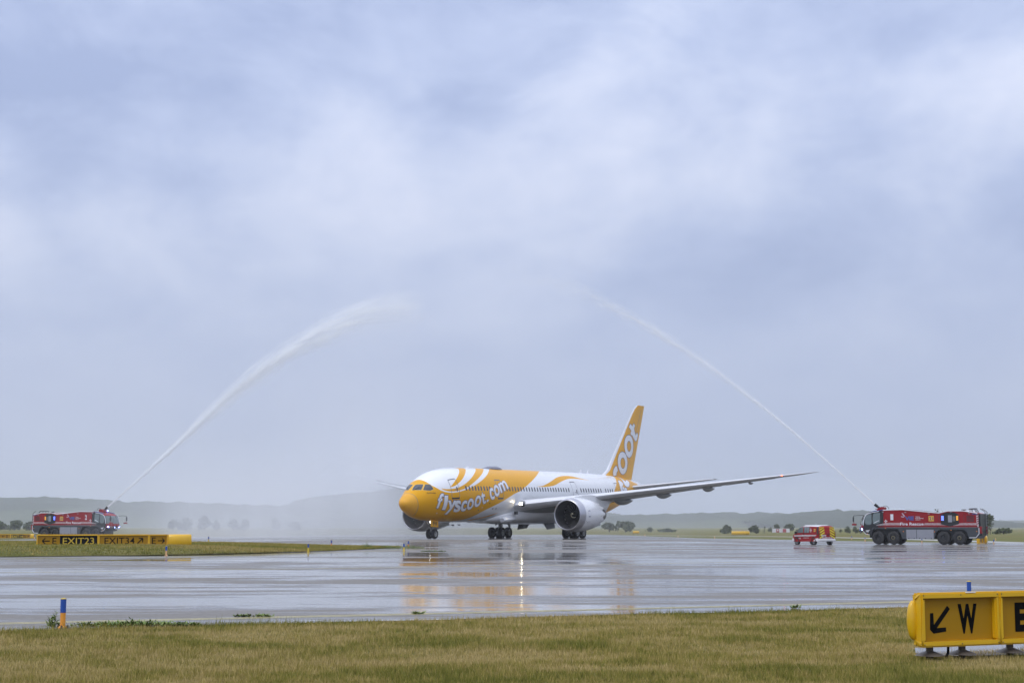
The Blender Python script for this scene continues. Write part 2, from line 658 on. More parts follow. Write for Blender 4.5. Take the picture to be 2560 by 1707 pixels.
# small pads of concrete round the near sign and at the corner of the picture
pad = MB()
P = [(5.75, 23.15), (6.2, 22.7), (7.6, 23.0), (8.7, 23.9), (8.5, 25.4), (7.4, 25.2), (6.0, 24.2)]
pad.poly([(x, y, gzf(x, y) + 0.012) for x, y in P])
tag(pad.build('sign_pad', MP, recalc=False), 'wet concrete pad under the near yellow sign', kind='structure')
pad = MB()
P = [(5.45, 18.1), (8, 16.5), (9, 18.8), (7.4, 19.6), (6.3, 19.05)]
pad.poly([(x, y, gzf(x, y) + 0.012) for x, y in P])
tag(pad.build('pavement_corner', MROAD, recalc=False), 'corner of pale pavement at the edge of the verge', kind='structure')

# yellow lines
MLINE = M('worn_yellow_paint', (0.55, 0.47, 0.16), 0.3, var=0.25, scale=2.0)


def paint_line(P, w, name='taxiway_line'):
    c = np.array(crom(P, 14)); t = np.gradient(c, axis=0); t /= np.linalg.norm(t, axis=1)[:, None]
    n = np.stack([-t[:, 1], t[:, 0]], 1) * w / 2
    X = np.stack([c[:, 0] - n[:, 0], c[:, 0] + n[:, 0]], 1); Y = np.stack([c[:, 1] - n[:, 1], c[:, 1] + n[:, 1]], 1)
    return tag(grid_mesh(name, X, Y, gz(X, Y) + 0.004, MLINE), kind='structure')


for dx in (0, 0.35):
    paint_line([(-24, 24.2 + dx), (-9, 30.4 + dx), (0, 34.4 + dx), (9, 38.6 + dx), (22, 44.8 + dx), (60, 62 + dx)], 0.15)
    paint_line([(-60, 62 + dx), (-27, 77.5 + dx), (-18, 83.5 + dx), (-11.5, 96 + dx), (-7.6, 107 + dx), (-5.6, 114 + dx)], 0.15)
paint_line([(-40, 50), (-16, 61), (-2.2, 66.7), (12, 74), (40, 92), (70, 112)], 0.18)


# ------------------------------------------------------------------ grass blades
def blades(name, x, y, z, h, w, tint, label):
    n = len(x)
    a = RNG.random(n) * 2 * pi
    lean = RNG.normal(0, 0.35, (n, 2)) * h[:, None]
    dx = np.cos(a) * w / 2; dy = np.sin(a) * w / 2
    V = np.empty((n, 3, 3), np.float32)
    V[:, 0] = np.stack([x - dx, y - dy, z - 0.01], 1)
    V[:, 1] = np.stack([x + dx, y + dy, z - 0.01], 1)
    V[:, 2] = np.stack([x + lean[:, 0], y + lean[:, 1], z + h], 1)
    F = np.arange(n * 3, dtype=np.int32).reshape(n, 3)
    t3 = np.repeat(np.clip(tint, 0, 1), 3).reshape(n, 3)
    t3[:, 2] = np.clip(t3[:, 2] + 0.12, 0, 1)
    return tag(np_mesh(name, V.reshape(-1, 3), F, MBL, attr=t3.ravel()), label, kind='stuff')


def grass_tint(x, y):
    big = fbm(x * 0.22 + 40, y * 0.36 + 9, 3, 4)
    mid = fbm(x * 1.1 + 11, y * 1.2 + 5, 5, 4)
    fine = fbm(x * 7.0 + 2, y * 5.0 + 8, 6, 2)
    return np.clip(0.61 + (big - 0.5) * 1.25 + (mid - 0.5) * 1.2 + (fine - .5) * .8, 0, 1)


# near verge: density falls with distance so that it stays even in the picture
n = 860000
yy = 17.3 * (41.0 / 17.3) ** RNG.random(n)
xx = (RNG.random(n) * 2 - 1) * (0.47 * yy + 0.4)
edge = near_edge(xx)
ragged = 0.75 * (fbm(xx * 1.5, xx * 0 + 3, 8, 3) - 0.5)
keep = yy < edge + 0.05 + ragged
padm = ((xx > 5.8) & (xx < 8.7) & (np.abs(yy - (23.45 + (xx - 5.8) * 0.62)) < 0.62 + 0.5 * (fbm(xx * 2, yy * 2, 4, 2) - 0.5)))
keep &= ~(padm & (RNG.random(n) < 0.97))
keep &= ~((xx > 5.5) & (yy < 18.9) & (yy < 18.0 + (xx - 5.5) * 0.85) & (xx < 9))
xx, yy = xx[keep], yy[keep]
t = grass_tint(xx, yy)
thick = fbm(xx * 0.7 + 3, yy * 0.9, 21, 3)
hh = (0.03 + 0.065 * RNG.random(len(xx)) ** 2) * (0.5 + 1.2 * thick) * (1.25 - 0.5 * t)
near_e = np.exp(-np.abs(near_edge(xx) - yy) * 2.2)
hh *= 1 + 1.1 * near_e * RNG.random(len(xx)) ** 3
t = np.clip(t - 0.22 * near_e, 0, 1)
ww = 0.0045 + 0.00022 * yy
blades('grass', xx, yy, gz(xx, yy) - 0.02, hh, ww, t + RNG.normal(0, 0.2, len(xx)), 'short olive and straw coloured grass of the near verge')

# grass of the island
n = 150000
k = RNG.integers(0, len(_ix), n)
u = RNG.random(n) ** 1.3; s_ = RNG.random(n) * (len(nc) - 1)
i0 = np.clip(s_.astype(int), 0, len(nc) - 2); fr = s_ - i0
A_ = nc[i0] * (1 - fr)[:, None] + nc[i0 + 1] * fr[:, None]; B_ = fc[i0] * (1 - fr)[:, None] + fc[i0 + 1] * fr[:, None]
q = A_ * (1 - u)[:, None] + B_ * u[:, None]
vis = np.abs(q[:, 0]) < 0.345 * q[:, 1]
q, u = q[vis], u[vis]
zi = gz(q[:, 0], q[:, 1]) + isl_bump(u, q[:, 0])
hh = 0.03 + 0.08 * RNG.random(len(q)) ** 1.6
t = np.clip(grass_tint(q[:, 0] * 0.5, q[:, 1] * 0.5) * 0.7, 0, 1)
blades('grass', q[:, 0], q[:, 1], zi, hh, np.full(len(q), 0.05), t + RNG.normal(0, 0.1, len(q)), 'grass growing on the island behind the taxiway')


# ------------------------------------------------------------------ weeds
def weed(label, cx, cy, rx, ry, n, hmin, hmax, group, lz=0.0, stem=False):
    a = RNG.random(n) * 2 * pi; r = np.sqrt(RNG.random(n))
    x = cx + rx * r * np.cos(a); y = cy + ry * r * np.sin(a)
    z = gz(x, y) + lz
    h = (hmin + (hmax - hmin) * RNG.random(n) ** 2) * (1.1 - 0.6 * r)
    # each shoot: three to four leaf-sized triangles up a stalk
    Vs, Fs, Ts = [], [], []
    cnt = 0
    for i in range(n):
        k = 4 if not stem else 14
        for j in range(k):
            zz = h[i] * (j + 0.3) / k
            ang = RNG.random() * 2 * pi
            ll = (0.05 + 0.04 * RNG.random()) * (1.0 if not stem else 1.25 - 0.6 * j / k)
            sx, sy = cos(ang), sin(ang)
            b = (x[i], y[i], z[i] + zz)
            tip = (x[i] + sx * ll, y[i] + sy * ll, z[i] + zz + ll * (0.3 + 0.6 * RNG.random()))
            m1 = (x[i] + sx * ll * .5 - sy * ll * .28, y[i] + sy * ll * .5 + sx * ll * .28, z[i] + zz + ll * .25)
            m2 = (x[i] + sx * ll * .5 + sy * ll * .28, y[i] + sy * ll * .5 - sx * ll * .28, z[i] + zz + ll * .25)
            Vs += [b, m1, tip, m2]; Fs.append((cnt, cnt + 1, cnt + 2, cnt + 3)); cnt += 4
            Ts += [RNG.random() * 0.6] * 4
        Vs += [(x[i] - .004, y[i], z[i] - .02), (x[i] + .004, y[i], z[i] - .02), (x[i] + .003, y[i], z[i] + h[i]), (x[i] - .003, y[i], z[i] + h[i])]
        Fs.append((cnt, cnt + 1, cnt + 2, cnt + 3)); cnt += 4
        Ts += [0.9] * 4
    V = np.array(Vs, np.float32)
    o = np_mesh('weed', V - np.array([cx, cy, gzf(cx, cy)], np.float32), Fs, MWEED, attr=Ts)
    o.location = (cx, cy, gzf(cx, cy))
    return tag(o, label, 'weed', group)


WG = 'weeds growing in cracks at the taxiway edge'
weed('tall bushy weed just left of the blue and orange post', -8.25, 29.2, 0.12, 0.12, 8, 0.16, 0.36, WG, stem=True)
weed('long low mat of green weeds right of the blue and orange post', -6.65, 29.6, 0.95, 0.2, 300, 0.02, 0.11, WG)
weed('tuft of taller weeds standing in the long low mat', -7.0, 29.6, 0.12, 0.1, 16, 0.1, 0.26, WG)
weed('small weed tuft close to the right of the blue and orange post', -7.75, 29.5, 0.3, 0.08, 36, 0.02, 0.09, WG)
weed('thin row of tiny weeds along the yellow edge line right of the long weed mat', -5.2, 32.6, 0.40, 0.02, 40, 0.01, 0.045, WG)
weed('small dark weed on the edge line below the yellow reflection', -1.95, 33.6, 0.12, 0.03, 14, 0.02, 0.06, WG)
weed('low weed on the asphalt at the verge left of the near yellow sign', 6.3, 36.0, 0.10, 0.04, 14, 0.02, 0.06, WG)
weed('tall wispy weed at the tip of the grass island', -10.5, 117, 0.42, 0.35, 40, 0.2, 0.65, WG, stem=True)
weed('low round weed clump past the tip of the grass island', -9.1, 117, 0.45, 0.3, 130, 0.1, 0.28, WG)
weed('weed clump beside the pair of blue posts at the island tip', -7.9, 116, 1.6, 0.6, 260, 0.1, 0.36, WG)
weed('flat weeds in the joint right of the pair of blue posts', -4.9, 101, 0.8, 0.1, 120, 0.02, 0.1, WG)
# ------------------------------------------------------------------ airliner
WHITE = M('white_airliner_paint', (0.78, 0.79, 0.81), 0.24, coat=0.3, var=0.03, scale=0.3, dirt=0.10)
YELLOW = M('yellow_airliner_paint', (0.74, 0.36, 0.0), 0.32, spec=0.2, coat=0.05, var=0.03, scale=0.3)
RADOME = M('radome_paint', (0.76, 0.38, 0.03), 0.42, spec=0.25, coat=0.05, var=0.03, scale=0.6)
GREYP = M('light_grey_wing_paint', (0.25, 0.258, 0.27), 0.38, coat=0.05, var=0.06, scale=0.4, dirt=0.15)
LEMET = M('bright_leading_edge', (0.66, 0.67, 0.7), 0.3, metal=0.2, var=0.04)
LIPMET = M('polished_intake_lip', (0.5, 0.5, 0.54), 0.32, metal=0.85, var=0.05)
DARKM = M('dark_metal', (0.05, 0.05, 0.055), 0.45, metal=0.4, var=0.2)
STEEL = M('gear_steel', (0.3, 0.31, 0.32), 0.4, metal=0.5, var=0.2)
TYRE = M('tyre_rubber', (0.018, 0.018, 0.02), 0.7, var=0.25)
RIM = M('wheel_rim', (0.5, 0.5, 0.48), 0.4, metal=0.3, var=0.15)
GLASSD = M('dark_window_glass', (0.035, 0.04, 0.05), 0.06, spec=0.9, var=0.1)
CABWIN = M('cabin_window', (0.06, 0.065, 0.08), 0.1, spec=0.7, var=0.2)
LETW = M('white_lettering', (0.78, 0.79, 0.84), 0.3, var=0.03)
LETO = M('grey_letter_outline', (0.16, 0.15, 0.2), 0.35, var=0.05)
GREYL = M('door_frame_grey', (0.16, 0.16, 0.19), 0.4, var=0.05)
BLACK = M('black_print', (0.015, 0.013, 0.012), 0.5, var=0.1)
BLUEP = M('dark_blue_print', (0.03, 0.045, 0.16), 0.4, var=0.1)

STN = np.array([
    (0.320,3.93,3.93,0.000,3.93), (0.378,4.15,3.71,0.27,3.93), (0.560,4.37,3.44,0.53,3.94), (0.896,4.68,3.13,0.79,3.96), (1.472,5.062,2.838,1.028,3.993), (2.240,5.644,2.520,1.382,4.186), (3.200,6.253,2.310,1.755,4.400), (4.160,6.727,2.185,2.088,4.520), (5.120,7.097,2.110,2.365,4.600), (6.560,7.432,2.041,2.617,4.680), (8.500,7.628,1.990,2.846,4.740), (11.000,7.702,1.973,2.885,4.770), (16.000,7.750,1.973,2.885,4.770), (34.000,7.750,1.836,2.885,4.770), (38.000,7.740,1.965,2.860,4.850), (42.000,7.690,2.520,2.660,5.050), (46.000,7.560,3.420,2.250,5.420), (50.000,7.300,4.420,1.600,5.800), (53.000,6.980,5.180,1.000,6.050), (55.000,6.660,5.700,0.500,6.180), (55.900,6.420,5.980,0.220,6.200)], float)
X0 = STN[0, 0]


def pchip(x, y):
    h = np.diff(x); d = np.diff(y, axis=0) / h[:, None]
    m = np.zeros_like(y)
    for k in range(1, len(x) - 1):
        a, b = d[k - 1], d[k]; w1 = 2 * h[k] + h[k - 1]; w2 = h[k] + 2 * h[k - 1]
        ok = (a * b) > 0
        m[k] = np.where(ok, (w1 + w2) / (w1 / np.where(ok, a, 1) + w2 / np.where(ok, b, 1)), 0)
    m[0] = d[0]; m[-1] = d[-1]

    def f(q):
        q = np.atleast_1d(np.asarray(q, float)); i = np.clip(np.searchsorted(x, q) - 1, 0, len(x) - 2)
        t = ((q - x[i]) / h[i])[:, None]
        return (2 * t**3 - 3 * t * t + 1) * y[i] + (t**3 - 2 * t * t + t) * h[i][:, None] * m[i] + (-2 * t**3 + 3 * t * t) * y[i + 1] + (t**3 - t * t) * h[i][:, None] * m[i + 1]
    return f


_fprof = pchip(np.sqrt(STN[:, 0] - X0), STN[:, 1:])
profile = lambda x: _fprof(np.sqrt(np.clip(np.asarray(x, float), X0, 55.9) - X0))


def fus(x, th, off=0.0):
    """point on the fuselage skin; x metres aft of the nose, th angle from the crown (port positive)"""
    x = np.atleast_1d(np.asarray(x, float)); th = np.atleast_1d(np.asarray(th, float))
    def raw(x, th):
        t, b, w, zc = profile(x).T
        c = np.cos(th)
        return np.stack([x, w * np.sin(th), np.where(c > 0, zc + (t - zc) * c, zc + (zc - b) * c)], -1)
    p = raw(x, th)
    e = 1e-3
    dx = (raw(np.clip(x + e, X0, 55.9), th) - raw(np.clip(x - e, X0, 55.9), th)); dt = raw(x, th + e) - raw(x, th - e)
    nrm = np.cross(dt, dx)
    l = np.linalg.norm(nrm, axis=1)
    bad = l < 1e-12
    nrm = nrm / np.where(bad, 1, l)[:, None]
    nrm[bad] = (-1, 0, 0)
    ctr = np.stack([x, 0 * x, profile(x)[:, 3]], -1)
    sgn = np.sign(np.sum(nrm * (p - ctr), 1)); sgn[sgn == 0] = 1
    nrm = nrm * sgn[:, None]
    return p + nrm * off, nrm


FL = 28.0            # local X = FL - x (nose forward along +X)
TILT = radians(0.45)
YAW = atan2(-cos(radians(30.5)), -sin(radians(30.5)))
plane = empty('airliner', (-11.2 + sin(radians(30.5)) * FL, 161.4 + cos(radians(30.5)) * FL, 0.43), (0, TILT, YAW))
tag(plane, 'yellow and white twin-engine airliner taxiing under the water arch', 'airplane')


def loc(P):
    P = np.asarray(P, float).reshape(-1, 3).copy()
    P[:, 0] = FL - P[:, 0]
    return P


def skin_mesh(name, uv, F, mats, midx, parent, off, normals=True):
    p, n = fus([a for a, b in uv], [b for a, b in uv], off)
    p = loc(p); n = n.copy(); n[:, 0] *= -1
    me = bpy.data.meshes.new(name)
    # consistent winding with the outward normal
    FF = []
    for f in F:
        a, b, c = (p[i] for i in f[:3])
        g = np.cross(b - a, c - a)
        FF.append(tuple(f) if np.dot(g, n[f[0]] + n[f[1]] + n[f[2]]) >= 0 else tuple(reversed(f)))
    me.from_pydata([tuple(q) for q in p], [], FF)
    for mt in mats:
        me.materials.append(mt)
    me.polygons.foreach_set('material_index', midx)
    me.polygons.foreach_set('use_smooth', [True] * len(FF))
    if normals:
        me.normals_split_custom_set_from_vertices([tuple(v) for v in n])
    o = bpy.data.objects.new(name, me)
    COL.objects.link(o); o.parent = parent
    return o


def in_poly(P, x, y):
    P = np.asarray(P); x = np.asarray(x); y = np.asarray(y)
    c = np.zeros(x.shape, bool)
    j = len(P) - 1
    for i in range(len(P)):
        xi, yi = P[i]; xj, yj = P[j]
        cond = ((yi > y) != (yj > y)) & (x < (xj - xi) * (y - yi) / ((yj - yi) if yj != yi else 1e-12) + xi)
        c ^= cond
        j = i
    return c


lower = [(3.40, -0.1), (3.35, 0.05), (3.34, 0.171), (3.35, 0.414), (3.41, 0.659), (3.56, 0.88), (3.83, 1.035), (4.09, 1.158), (4.44, 1.284), (4.93, 1.372), (5.75, 1.427), (6.65, 1.425), (7.7, 1.374), (8.94, 1.285), (10.42, 1.141), (12.04, 0.952), (13.65, 0.712), (15.1, 0.438), (16.45, 0.153), (16.9, -0.1)]
y2lo = [(4.43, 1.163), (4.75, 1.28), (5.43, 1.364), (6.31, 1.385), (7.24, 1.357), (8.19, 1.281), (9.09, 1.185), (10.3, 1.033), (11.86, 0.815), (13.2, 0.591), (14.95, 0.217), (15.6, -0.1)]
y2up = [(4.43, 1.163), (4.87, 1.233), (5.54, 1.273), (6.39, 1.279), (7.07, 1.242), (8.07, 1.143), (9.47, 0.956), (10.86, 0.726), (12.1, 0.493), (13.11, 0.259), (13.8, -0.1)]
y1lo = [(5.62, 1.195), (6.31, 1.188), (7.09, 1.094), (8.09, 0.932), (9.14, 0.724), (10.04, 0.524), (10.98, 0.285), (11.7, -0.1)]
y1up = [(5.62, 1.195), (6.14, 1.108), (6.87, 0.954), (7.67, 0.78), (8.66, 0.557), (9.24, 0.396), (9.57, 0.286), (10.0, -0.1)]
aft = [(28.6, -0.1), (28.13, 0.055), (25.81, 0.465), (24.52, 0.673), (22.43, 0.966), (20.57, 1.2), (19.1, 1.385), (17.66, 1.502), (15.26, 1.788), (12.13, 2.183), (9.84, 2.70), (7.6, 2.92), (4.8, 3.02), (2.8, 3.3)]
sliver = [(10.92, 2.764), (13.2, 2.51), (15.58, 2.246), (14.57, 2.423), (13.43, 2.569), (11.6, 2.786)]
wave = [(23.09, 1.189), (24.35, 1.159), (25.48, 1.078), (27.16, 0.92), (28.93, 0.735), (30.5, 0.627), (32.14, 0.579), (33.43, 0.614), (34.53, 0.7), (35.74, 0.769), (36.76, 0.817), (35.63, 0.796), (34.28, 0.762), (33.15, 0.752), (31.73, 0.781), (30.27, 0.868), (28.93, 0.978), (27.48, 1.105), (26.24, 1.166), (24.95, 1.197), (23.87, 1.197)]
tailL = [(46.6, -0.1), (45.73, 0.383), (44.53, 0.822), (43.64, 1.081), (42.76, 1.286), (42.0, 1.5), (41.3, 1.9), (41.4, 2.3), (42.33, 2.748), (43.4, 3.3)]
tailR = [(50.2, -0.1), (50.46, 0.682), (51.81, 0.919), (51.99, 1.25), (51.9, 1.641), (51.8, 2.0), (51.75, 2.451), (51.6, 3.3)]
cA = crom(lower, 4)
regions = [
    ('Y', [(-0.2, -0.1)] + crom(aft, 4) + [(-0.2, 3.3)]),
    ('W', cA),
    ('Y', crom(y1lo, 4) + crom(y1up, 4)[::-1]),
    ('Y', crom(y2lo, 4) + crom(y2up, 4)[::-1]),
    ('Y', sliver), ('Y', crom(wave, 3, True)),
    ('Y', crom(tailL, 4) + crom(tailR, 4)[::-1]),
]
rad_line = [(1.24 + 0.215 * t, t) for t in np.linspace(0, pi, 25)]


def build_fuselage():
    S = 2.9
    xs = np.concatenate([X0 + np.linspace(0.0, 1.28, 16)[1:] ** 1.3, np.linspace(1.9, 11, 36), np.linspace(11.6, 36, 44), np.linspace(36.5, 55.9, 44)])
    ths = np.linspace(0, pi, 40)
    V = []; E = []
    def addv(x, t):
        V.append((x, t * S)); return len(V) - 1
    corner = []
    cons = []
    for _, P in regions:
        cons.append((P, True))
    cons.append((rad_line, False))
    segs = []
    for P, closed in cons:
        Q = list(P)
        if closed:
            Q = Q + [Q[0]]
        for (x0, t0), (x1, t1) in zip(Q[:-1], Q[1:]):
            # clip to the domain 0..pi, 0..55.9
            d0, d1 = 0.0, 1.0
            dt, dx = t1 - t0, x1 - x0
            okk = True
            for p_, q_ in ((-dt, t0), (dt, pi - t0), (-dx, x0 - X0), (dx, 55.9 - x0)):
                if abs(p_) < 1e-12:
                    if q_ < 0: okk = False
                    continue
                r = q_ / p_
                if p_ < 0: d0 = max(d0, r)
                else: d1 = min(d1, r)
            if okk and d1 > d0 + 1e-9:
                segs.append(((x0 + dx * d0, t0 + dt * d0), (x0 + dx * d1, t0 + dt * d1)))
    lut = {}
    def key(p):
        k = (round(p[0], 4), round(p[1], 4))
        if k not in lut:
            lut[k] = addv(*p)
        return lut[k]
    for a, b in segs:
        i, j = key(a), key(b)
        if i != j: E.append((i, j))
    A = np.array([[a[0], a[1] * S] for a, b in segs]); B = np.array([[b[0], b[1] * S] for a, b in segs])
    D = B - A; DD = (D * D).sum(1) + 1e-12
    for x in xs:
        for t in ths:
            p = np.array([x, t * S])
            tt = np.clip(((p - A) * D).sum(1) / DD, 0, 1)
            d = np.sqrt((((A + D * tt[:, None]) - p) ** 2).sum(1).min())
            edge_pt = t in (0.0, pi) or x in (xs[0], xs[-1])
            if d > (0.015 if edge_pt else 0.07):
                key((x, t))
    # nose tip row
    for t in ths:
        key((X0, t))
    r = delaunay_2d_cdt([Vector(v) for v in V], E, [], 0, 1e-4)
    VV = [(v.x, v.y / S) for v in r[0]]
    FF = [tuple(f) for f in r[2]]
    cx = np.array([np.mean([VV[i][0] for i in f]) for f in FF]); ct = np.array([np.mean([VV[i][1] for i in f]) for f in FF])
    col = np.zeros(len(FF), int)
    for c_, P in regions:
        col[in_poly(P, cx, ct)] = 1 if c_ == 'Y' else 0
    rad = cx < 1.24 + 0.215 * ct
    for nm, mask, mats in (('fuselage', ~rad, [WHITE, YELLOW]), ('radome', rad, [RADOME])):
        idx = np.nonzero(mask)[0]
        uv, F, mi = [], [], []
        for sgn in (1, -1):
            remap = {}
            for k in idx:
                f = []
                for i in FF[k]:
                    if i not in remap:
                        remap[i] = len(uv); uv.append((VV[i][0], sgn * VV[i][1]))
                    f.append(remap[i])
                p3, _ = fus([uv[i][0] for i in f], [uv[i][1] for i in f])
                if np.linalg.norm(np.cross(p3[1] - p3[0], p3[2] - p3[0])) < 1e-9:
                    continue
                F.append(tuple(f)); mi.append(int(col[k]) if nm == 'fuselage' else 0)
        skin_mesh(nm, uv, F, mats, mi, plane, 0.0)
    # tail cone cap
    mb = MB()
    ring = loc(fus([55.9] * 20, np.linspace(0, 2 * pi, 20, endpoint=False))[0])
    mb.poly([tuple(p) for p in ring])
    mb.build('tail_outlet', DARKM, plane)
    # seam round the radome
    pts = [(1.245 + 0.215 * abs(t), t) for t in np.linspace(-2.9, 2.9, 60)]
    strip_on_skin('radome_seam', pts, 0.035, GREYL, plane, 0.004, False)


def strip_on_skin(name, P, w, mat, parent, off, closed=False, widths=None):
    """thin line painted along the skin: P in (x, th)"""
    S = 2.6
    Q = np.array([(a, b * S) for a, b in P])
    n = len(Q)
    uv, F = [], []
    for i in range(n):
        a = Q[i - 1] if (i > 0 or closed) else Q[i]
        b = Q[(i + 1) % n] if (i < n - 1 or closed) else Q[i]
        t = b - a; t = t / (np.linalg.norm(t) + 1e-9)
        nn = np.array([-t[1], t[0]]) * w / 2
        uv += [tuple(((Q[i] + nn) / (1, S))), tuple(((Q[i] - nn) / (1, S)))]
    for i in range(n if closed else n - 1):
        j = (i + 1) % n
        F.append((2 * i, 2 * i + 1, 2 * j + 1, 2 * j))
    return skin_mesh(name, uv, F, [mat], [0] * len(F), parent, off)


def patch_on_skin(name, V, F, mat, parent, off, maxlen=0.25):
    """flat shape in (x, th) laid on the skin"""
    S = 2.7
    V2, F2 = refine([(a, b * S) for a, b in V], F, maxlen)
    return skin_mesh(name, [(a, b / S) for a, b in V2], F2, [mat], [0] * len(F2), parent, off)


def poly_patch(name, P, mat, parent, off, maxlen=0.25):
    return patch_on_skin(name, P, [tuple(range(len(P)))], mat, parent, off, maxlen)


build_fuselage()

# --- flight deck windows
cf = [(2.44, 0.09), (2.66, 0.33), (2.90, 0.528), (2.6, 0.661), (2.29, 0.78), (1.98, 0.561), (1.74, 0.19), (2.07, 0.12)]
cs = [(3.06, 0.612), (3.26, 0.696), (3.45, 0.774), (3.50, 0.945), (3.54, 1.085), (3.15, 1.112), (2.78, 1.01), (2.45, 0.852), (2.73, 0.721)]
FRAME = M('window_surround', (0.8, 0.5, 0.09), 0.3, var=0.03)
for sgn in (1, -1):
    for P in (cf, cs):
        c_ = np.mean(np.array(P), 0)
        fr = [tuple(c_ + (np.array(p) - c_) * 1.13) for p in P]
        w_ = poly_patch('cockpit_window', [(a, b * sgn) for a, b in P], GLASSD, plane, 0.014, 0.2)
        poly_patch('window_frame', [(a, b * sgn) for a, b in fr], FRAME, w_, 0.007, 0.2)
    wp = loc(fus([1.78, 2.05, 2.4], [0.33 * sgn, 0.45 * sgn, 0.5 * sgn], 0.04)[0])
    mb = MB(); mb.tube(wp, 0.018, 5); mb.build('wiper', DARKM, plane)

# --- cabin windows, each its own piece
wx = [8.09, 8.70, 9.29, 9.86, 10.42, 10.99, 11.58, 12.18, 12.72, 15.22, 16.27] + [16.88 + 0.612 * k for k in range(23)] + [33.37 + 0.64 * k for k in range(9)] + [39.85, 40.54, 41.22, 41.86]


def th_at(x, z):
    t, b, w, zc = profile([x])[0]
    return math.acos(max(-1, min(1, (z - zc) / ((t - zc) if z > zc else (zc - b)))))


for x in wx:
    for sgn in (1, -1):
        if sgn < 0 and (x < 8 or x > 60):
            continue
        z0 = 5.47 + 0.0035 * x
        P = []
        for k in range(10):
            a = 2 * pi * k / 10
            ex = 0.135 * np.sign(cos(a)) * abs(cos(a)) ** 0.5; ez = 0.245 * np.sign(sin(a)) * abs(sin(a)) ** 0.6
            P.append((x + ex, sgn * th_at(x, z0 + ez)))
        poly_patch('cabin_window', P, CABWIN, plane, 0.008, 1.0)

# --- doors
for x0, x1, t0, t1 in ((5.74, 6.93, 0.89, 1.635), (14.28, 15.42, 0.975, 1.65), (31.3, 32.52, 0.95, 1.66), (43.05, 44.1, 0.985, 1.55)):
    for sgn in (1, -1):
        P = []
        r = 0.12
        for t in np.linspace(t0 + .04, t1 - .04, 9): P.append((x1, t * sgn))
        for x in np.linspace(x1 - r, x0 + r, 5): P.append((x, t1 * sgn))
        for t in np.linspace(t1 - .04, t0 + .04, 9): P.append((x0, t * sgn))
        for x in np.linspace(x0 + r, x1 - r, 5): P.append((x, t0 * sgn))
        d = strip_on_skin('door', P, 0.055, GREYL, plane, 0.006, True)
        strip_on_skin('door_head', [(x, (t0 - .005) * sgn) for x in np.linspace(x0 + .02, x1 - .02, 6)], 0.11, GREYL, d, 0.009)
        strip_on_skin('door_sill', [(x, (t1 + .02) * sgn) for x in np.linspace(x0, x1, 6)], 0.17, DARKM, d, 0.010)
        xc = x1 - 0.3
        P = [(xc + 0.1 * np.sign(cos(a)) * abs(cos(a)) ** .5, sgn * th_at(xc, 5.4 + 0.24 * np.sign(sin(a)) * abs(sin(a)) ** .6)) for a in np.linspace(0, 2 * pi, 10, endpoint=False)]
        poly_patch('door_window', P, CABWIN, d, 0.012, 1.0)
        xh = (x0 + x1) / 2
        P = [(xh - .14, th_at(xh, 5.32) * sgn), (xh, th_at(xh, 5.37) * sgn), (xh + .14, th_at(xh, 5.32) * sgn), (xh, th_at(xh, 5.26) * sgn)]
        poly_patch('door_handle', P, GREYL, d, 0.014, 1.0)

# --- lettering on the port side: each letter fitted to its own slanted box (bottom left, bottom right, top left) in skin coordinates
LET = [('f', (3.76, 2.035), (4.38, 2.08), (3.99, 1.377)), ('l', (4.69, 2.124), (5.17, 2.146), (4.68, 1.505)), ('y', (5.44, 2.356), (6.68, 2.385), (5.19, 1.724)),
       ('s', (6.64, 2.255), (7.62, 2.224), (6.18, 1.757)), ('c', (7.62, 2.224), (8.53, 2.182), (7.28, 1.778)), ('o', (8.52, 2.142), (9.69, 2.105), (8.25, 1.699)),
       ('o', (9.73, 2.035), (10.94, 1.982), (9.6, 1.597)), ('t', (11.19, 1.91), (11.98, 1.863), (10.6, 1.47)), ('.', (12.02, 1.822), (12.37, 1.807), (12.02, 1.72)),
       ('c', (12.69, 1.743), (13.57, 1.701), (12.45, 1.315)), ('o', (13.54, 1.627), (14.68, 1.568), (13.48, 1.2)), ('m', (14.86, 1.477), (16.67, 1.29), (14.63, 1.133))]
for ch, bl, br, tl in LET:
    bl, br, tl = (np.array(q) for q in (bl, br, tl))
    V, F, asp = text2d(ch, 0.022)
    V2, F2, asp2 = text2d(ch, 0.06)
    ex, ez = br - bl, tl - bl
    lt = patch_on_skin('letter', [tuple(bl + ex * a + ez * b) for a, b in V], F, LETW, plane, 0.016, 0.22)
    gx_, gz_ = 0.055 / max(0.3, ex[0]), 0.05
    patch_on_skin('letter_outline', [tuple(bl + ex * (a * (1 + 2 * gx_) - gx_) + ez * (b * (1 + 2 * gz_) - gz_)) for a, b in V2], F2, LETO, lt, 0.009, 0.22)
V, F, asp = text2d('Scoot-nite', 0.01)
bl, br, tl = np.array((2.62, 1.19)), np.array((3.60, 1.36)), np.array((2.69, 1.10))
patch_on_skin('name_lettering', [tuple(bl + (br - bl) * a + (tl - bl) * b) for a, b in V], F, BLACK, plane, 0.006, 0.2)
for x, t, s_, mt in ((12.72, 1.854, .07, BLACK), (11.47, 1.899, .05, LETW), (11.48, 2.034, .06, LETW), (10.97, 2.145, .07, BLACK), (13.73, 2.079, .08, BLACK), (14.4, 2.079, .08, BLACK), (4.14, 1.656, .05, BLACK), (4.28, 2.31, .06, LETW)):
    poly_patch('vent', [(x + s_ * cos(a), t + s_ * 0.45 * sin(a)) for a in np.linspace(0, 2 * pi, 8, endpoint=False)], mt, plane, 0.024, 1.0)

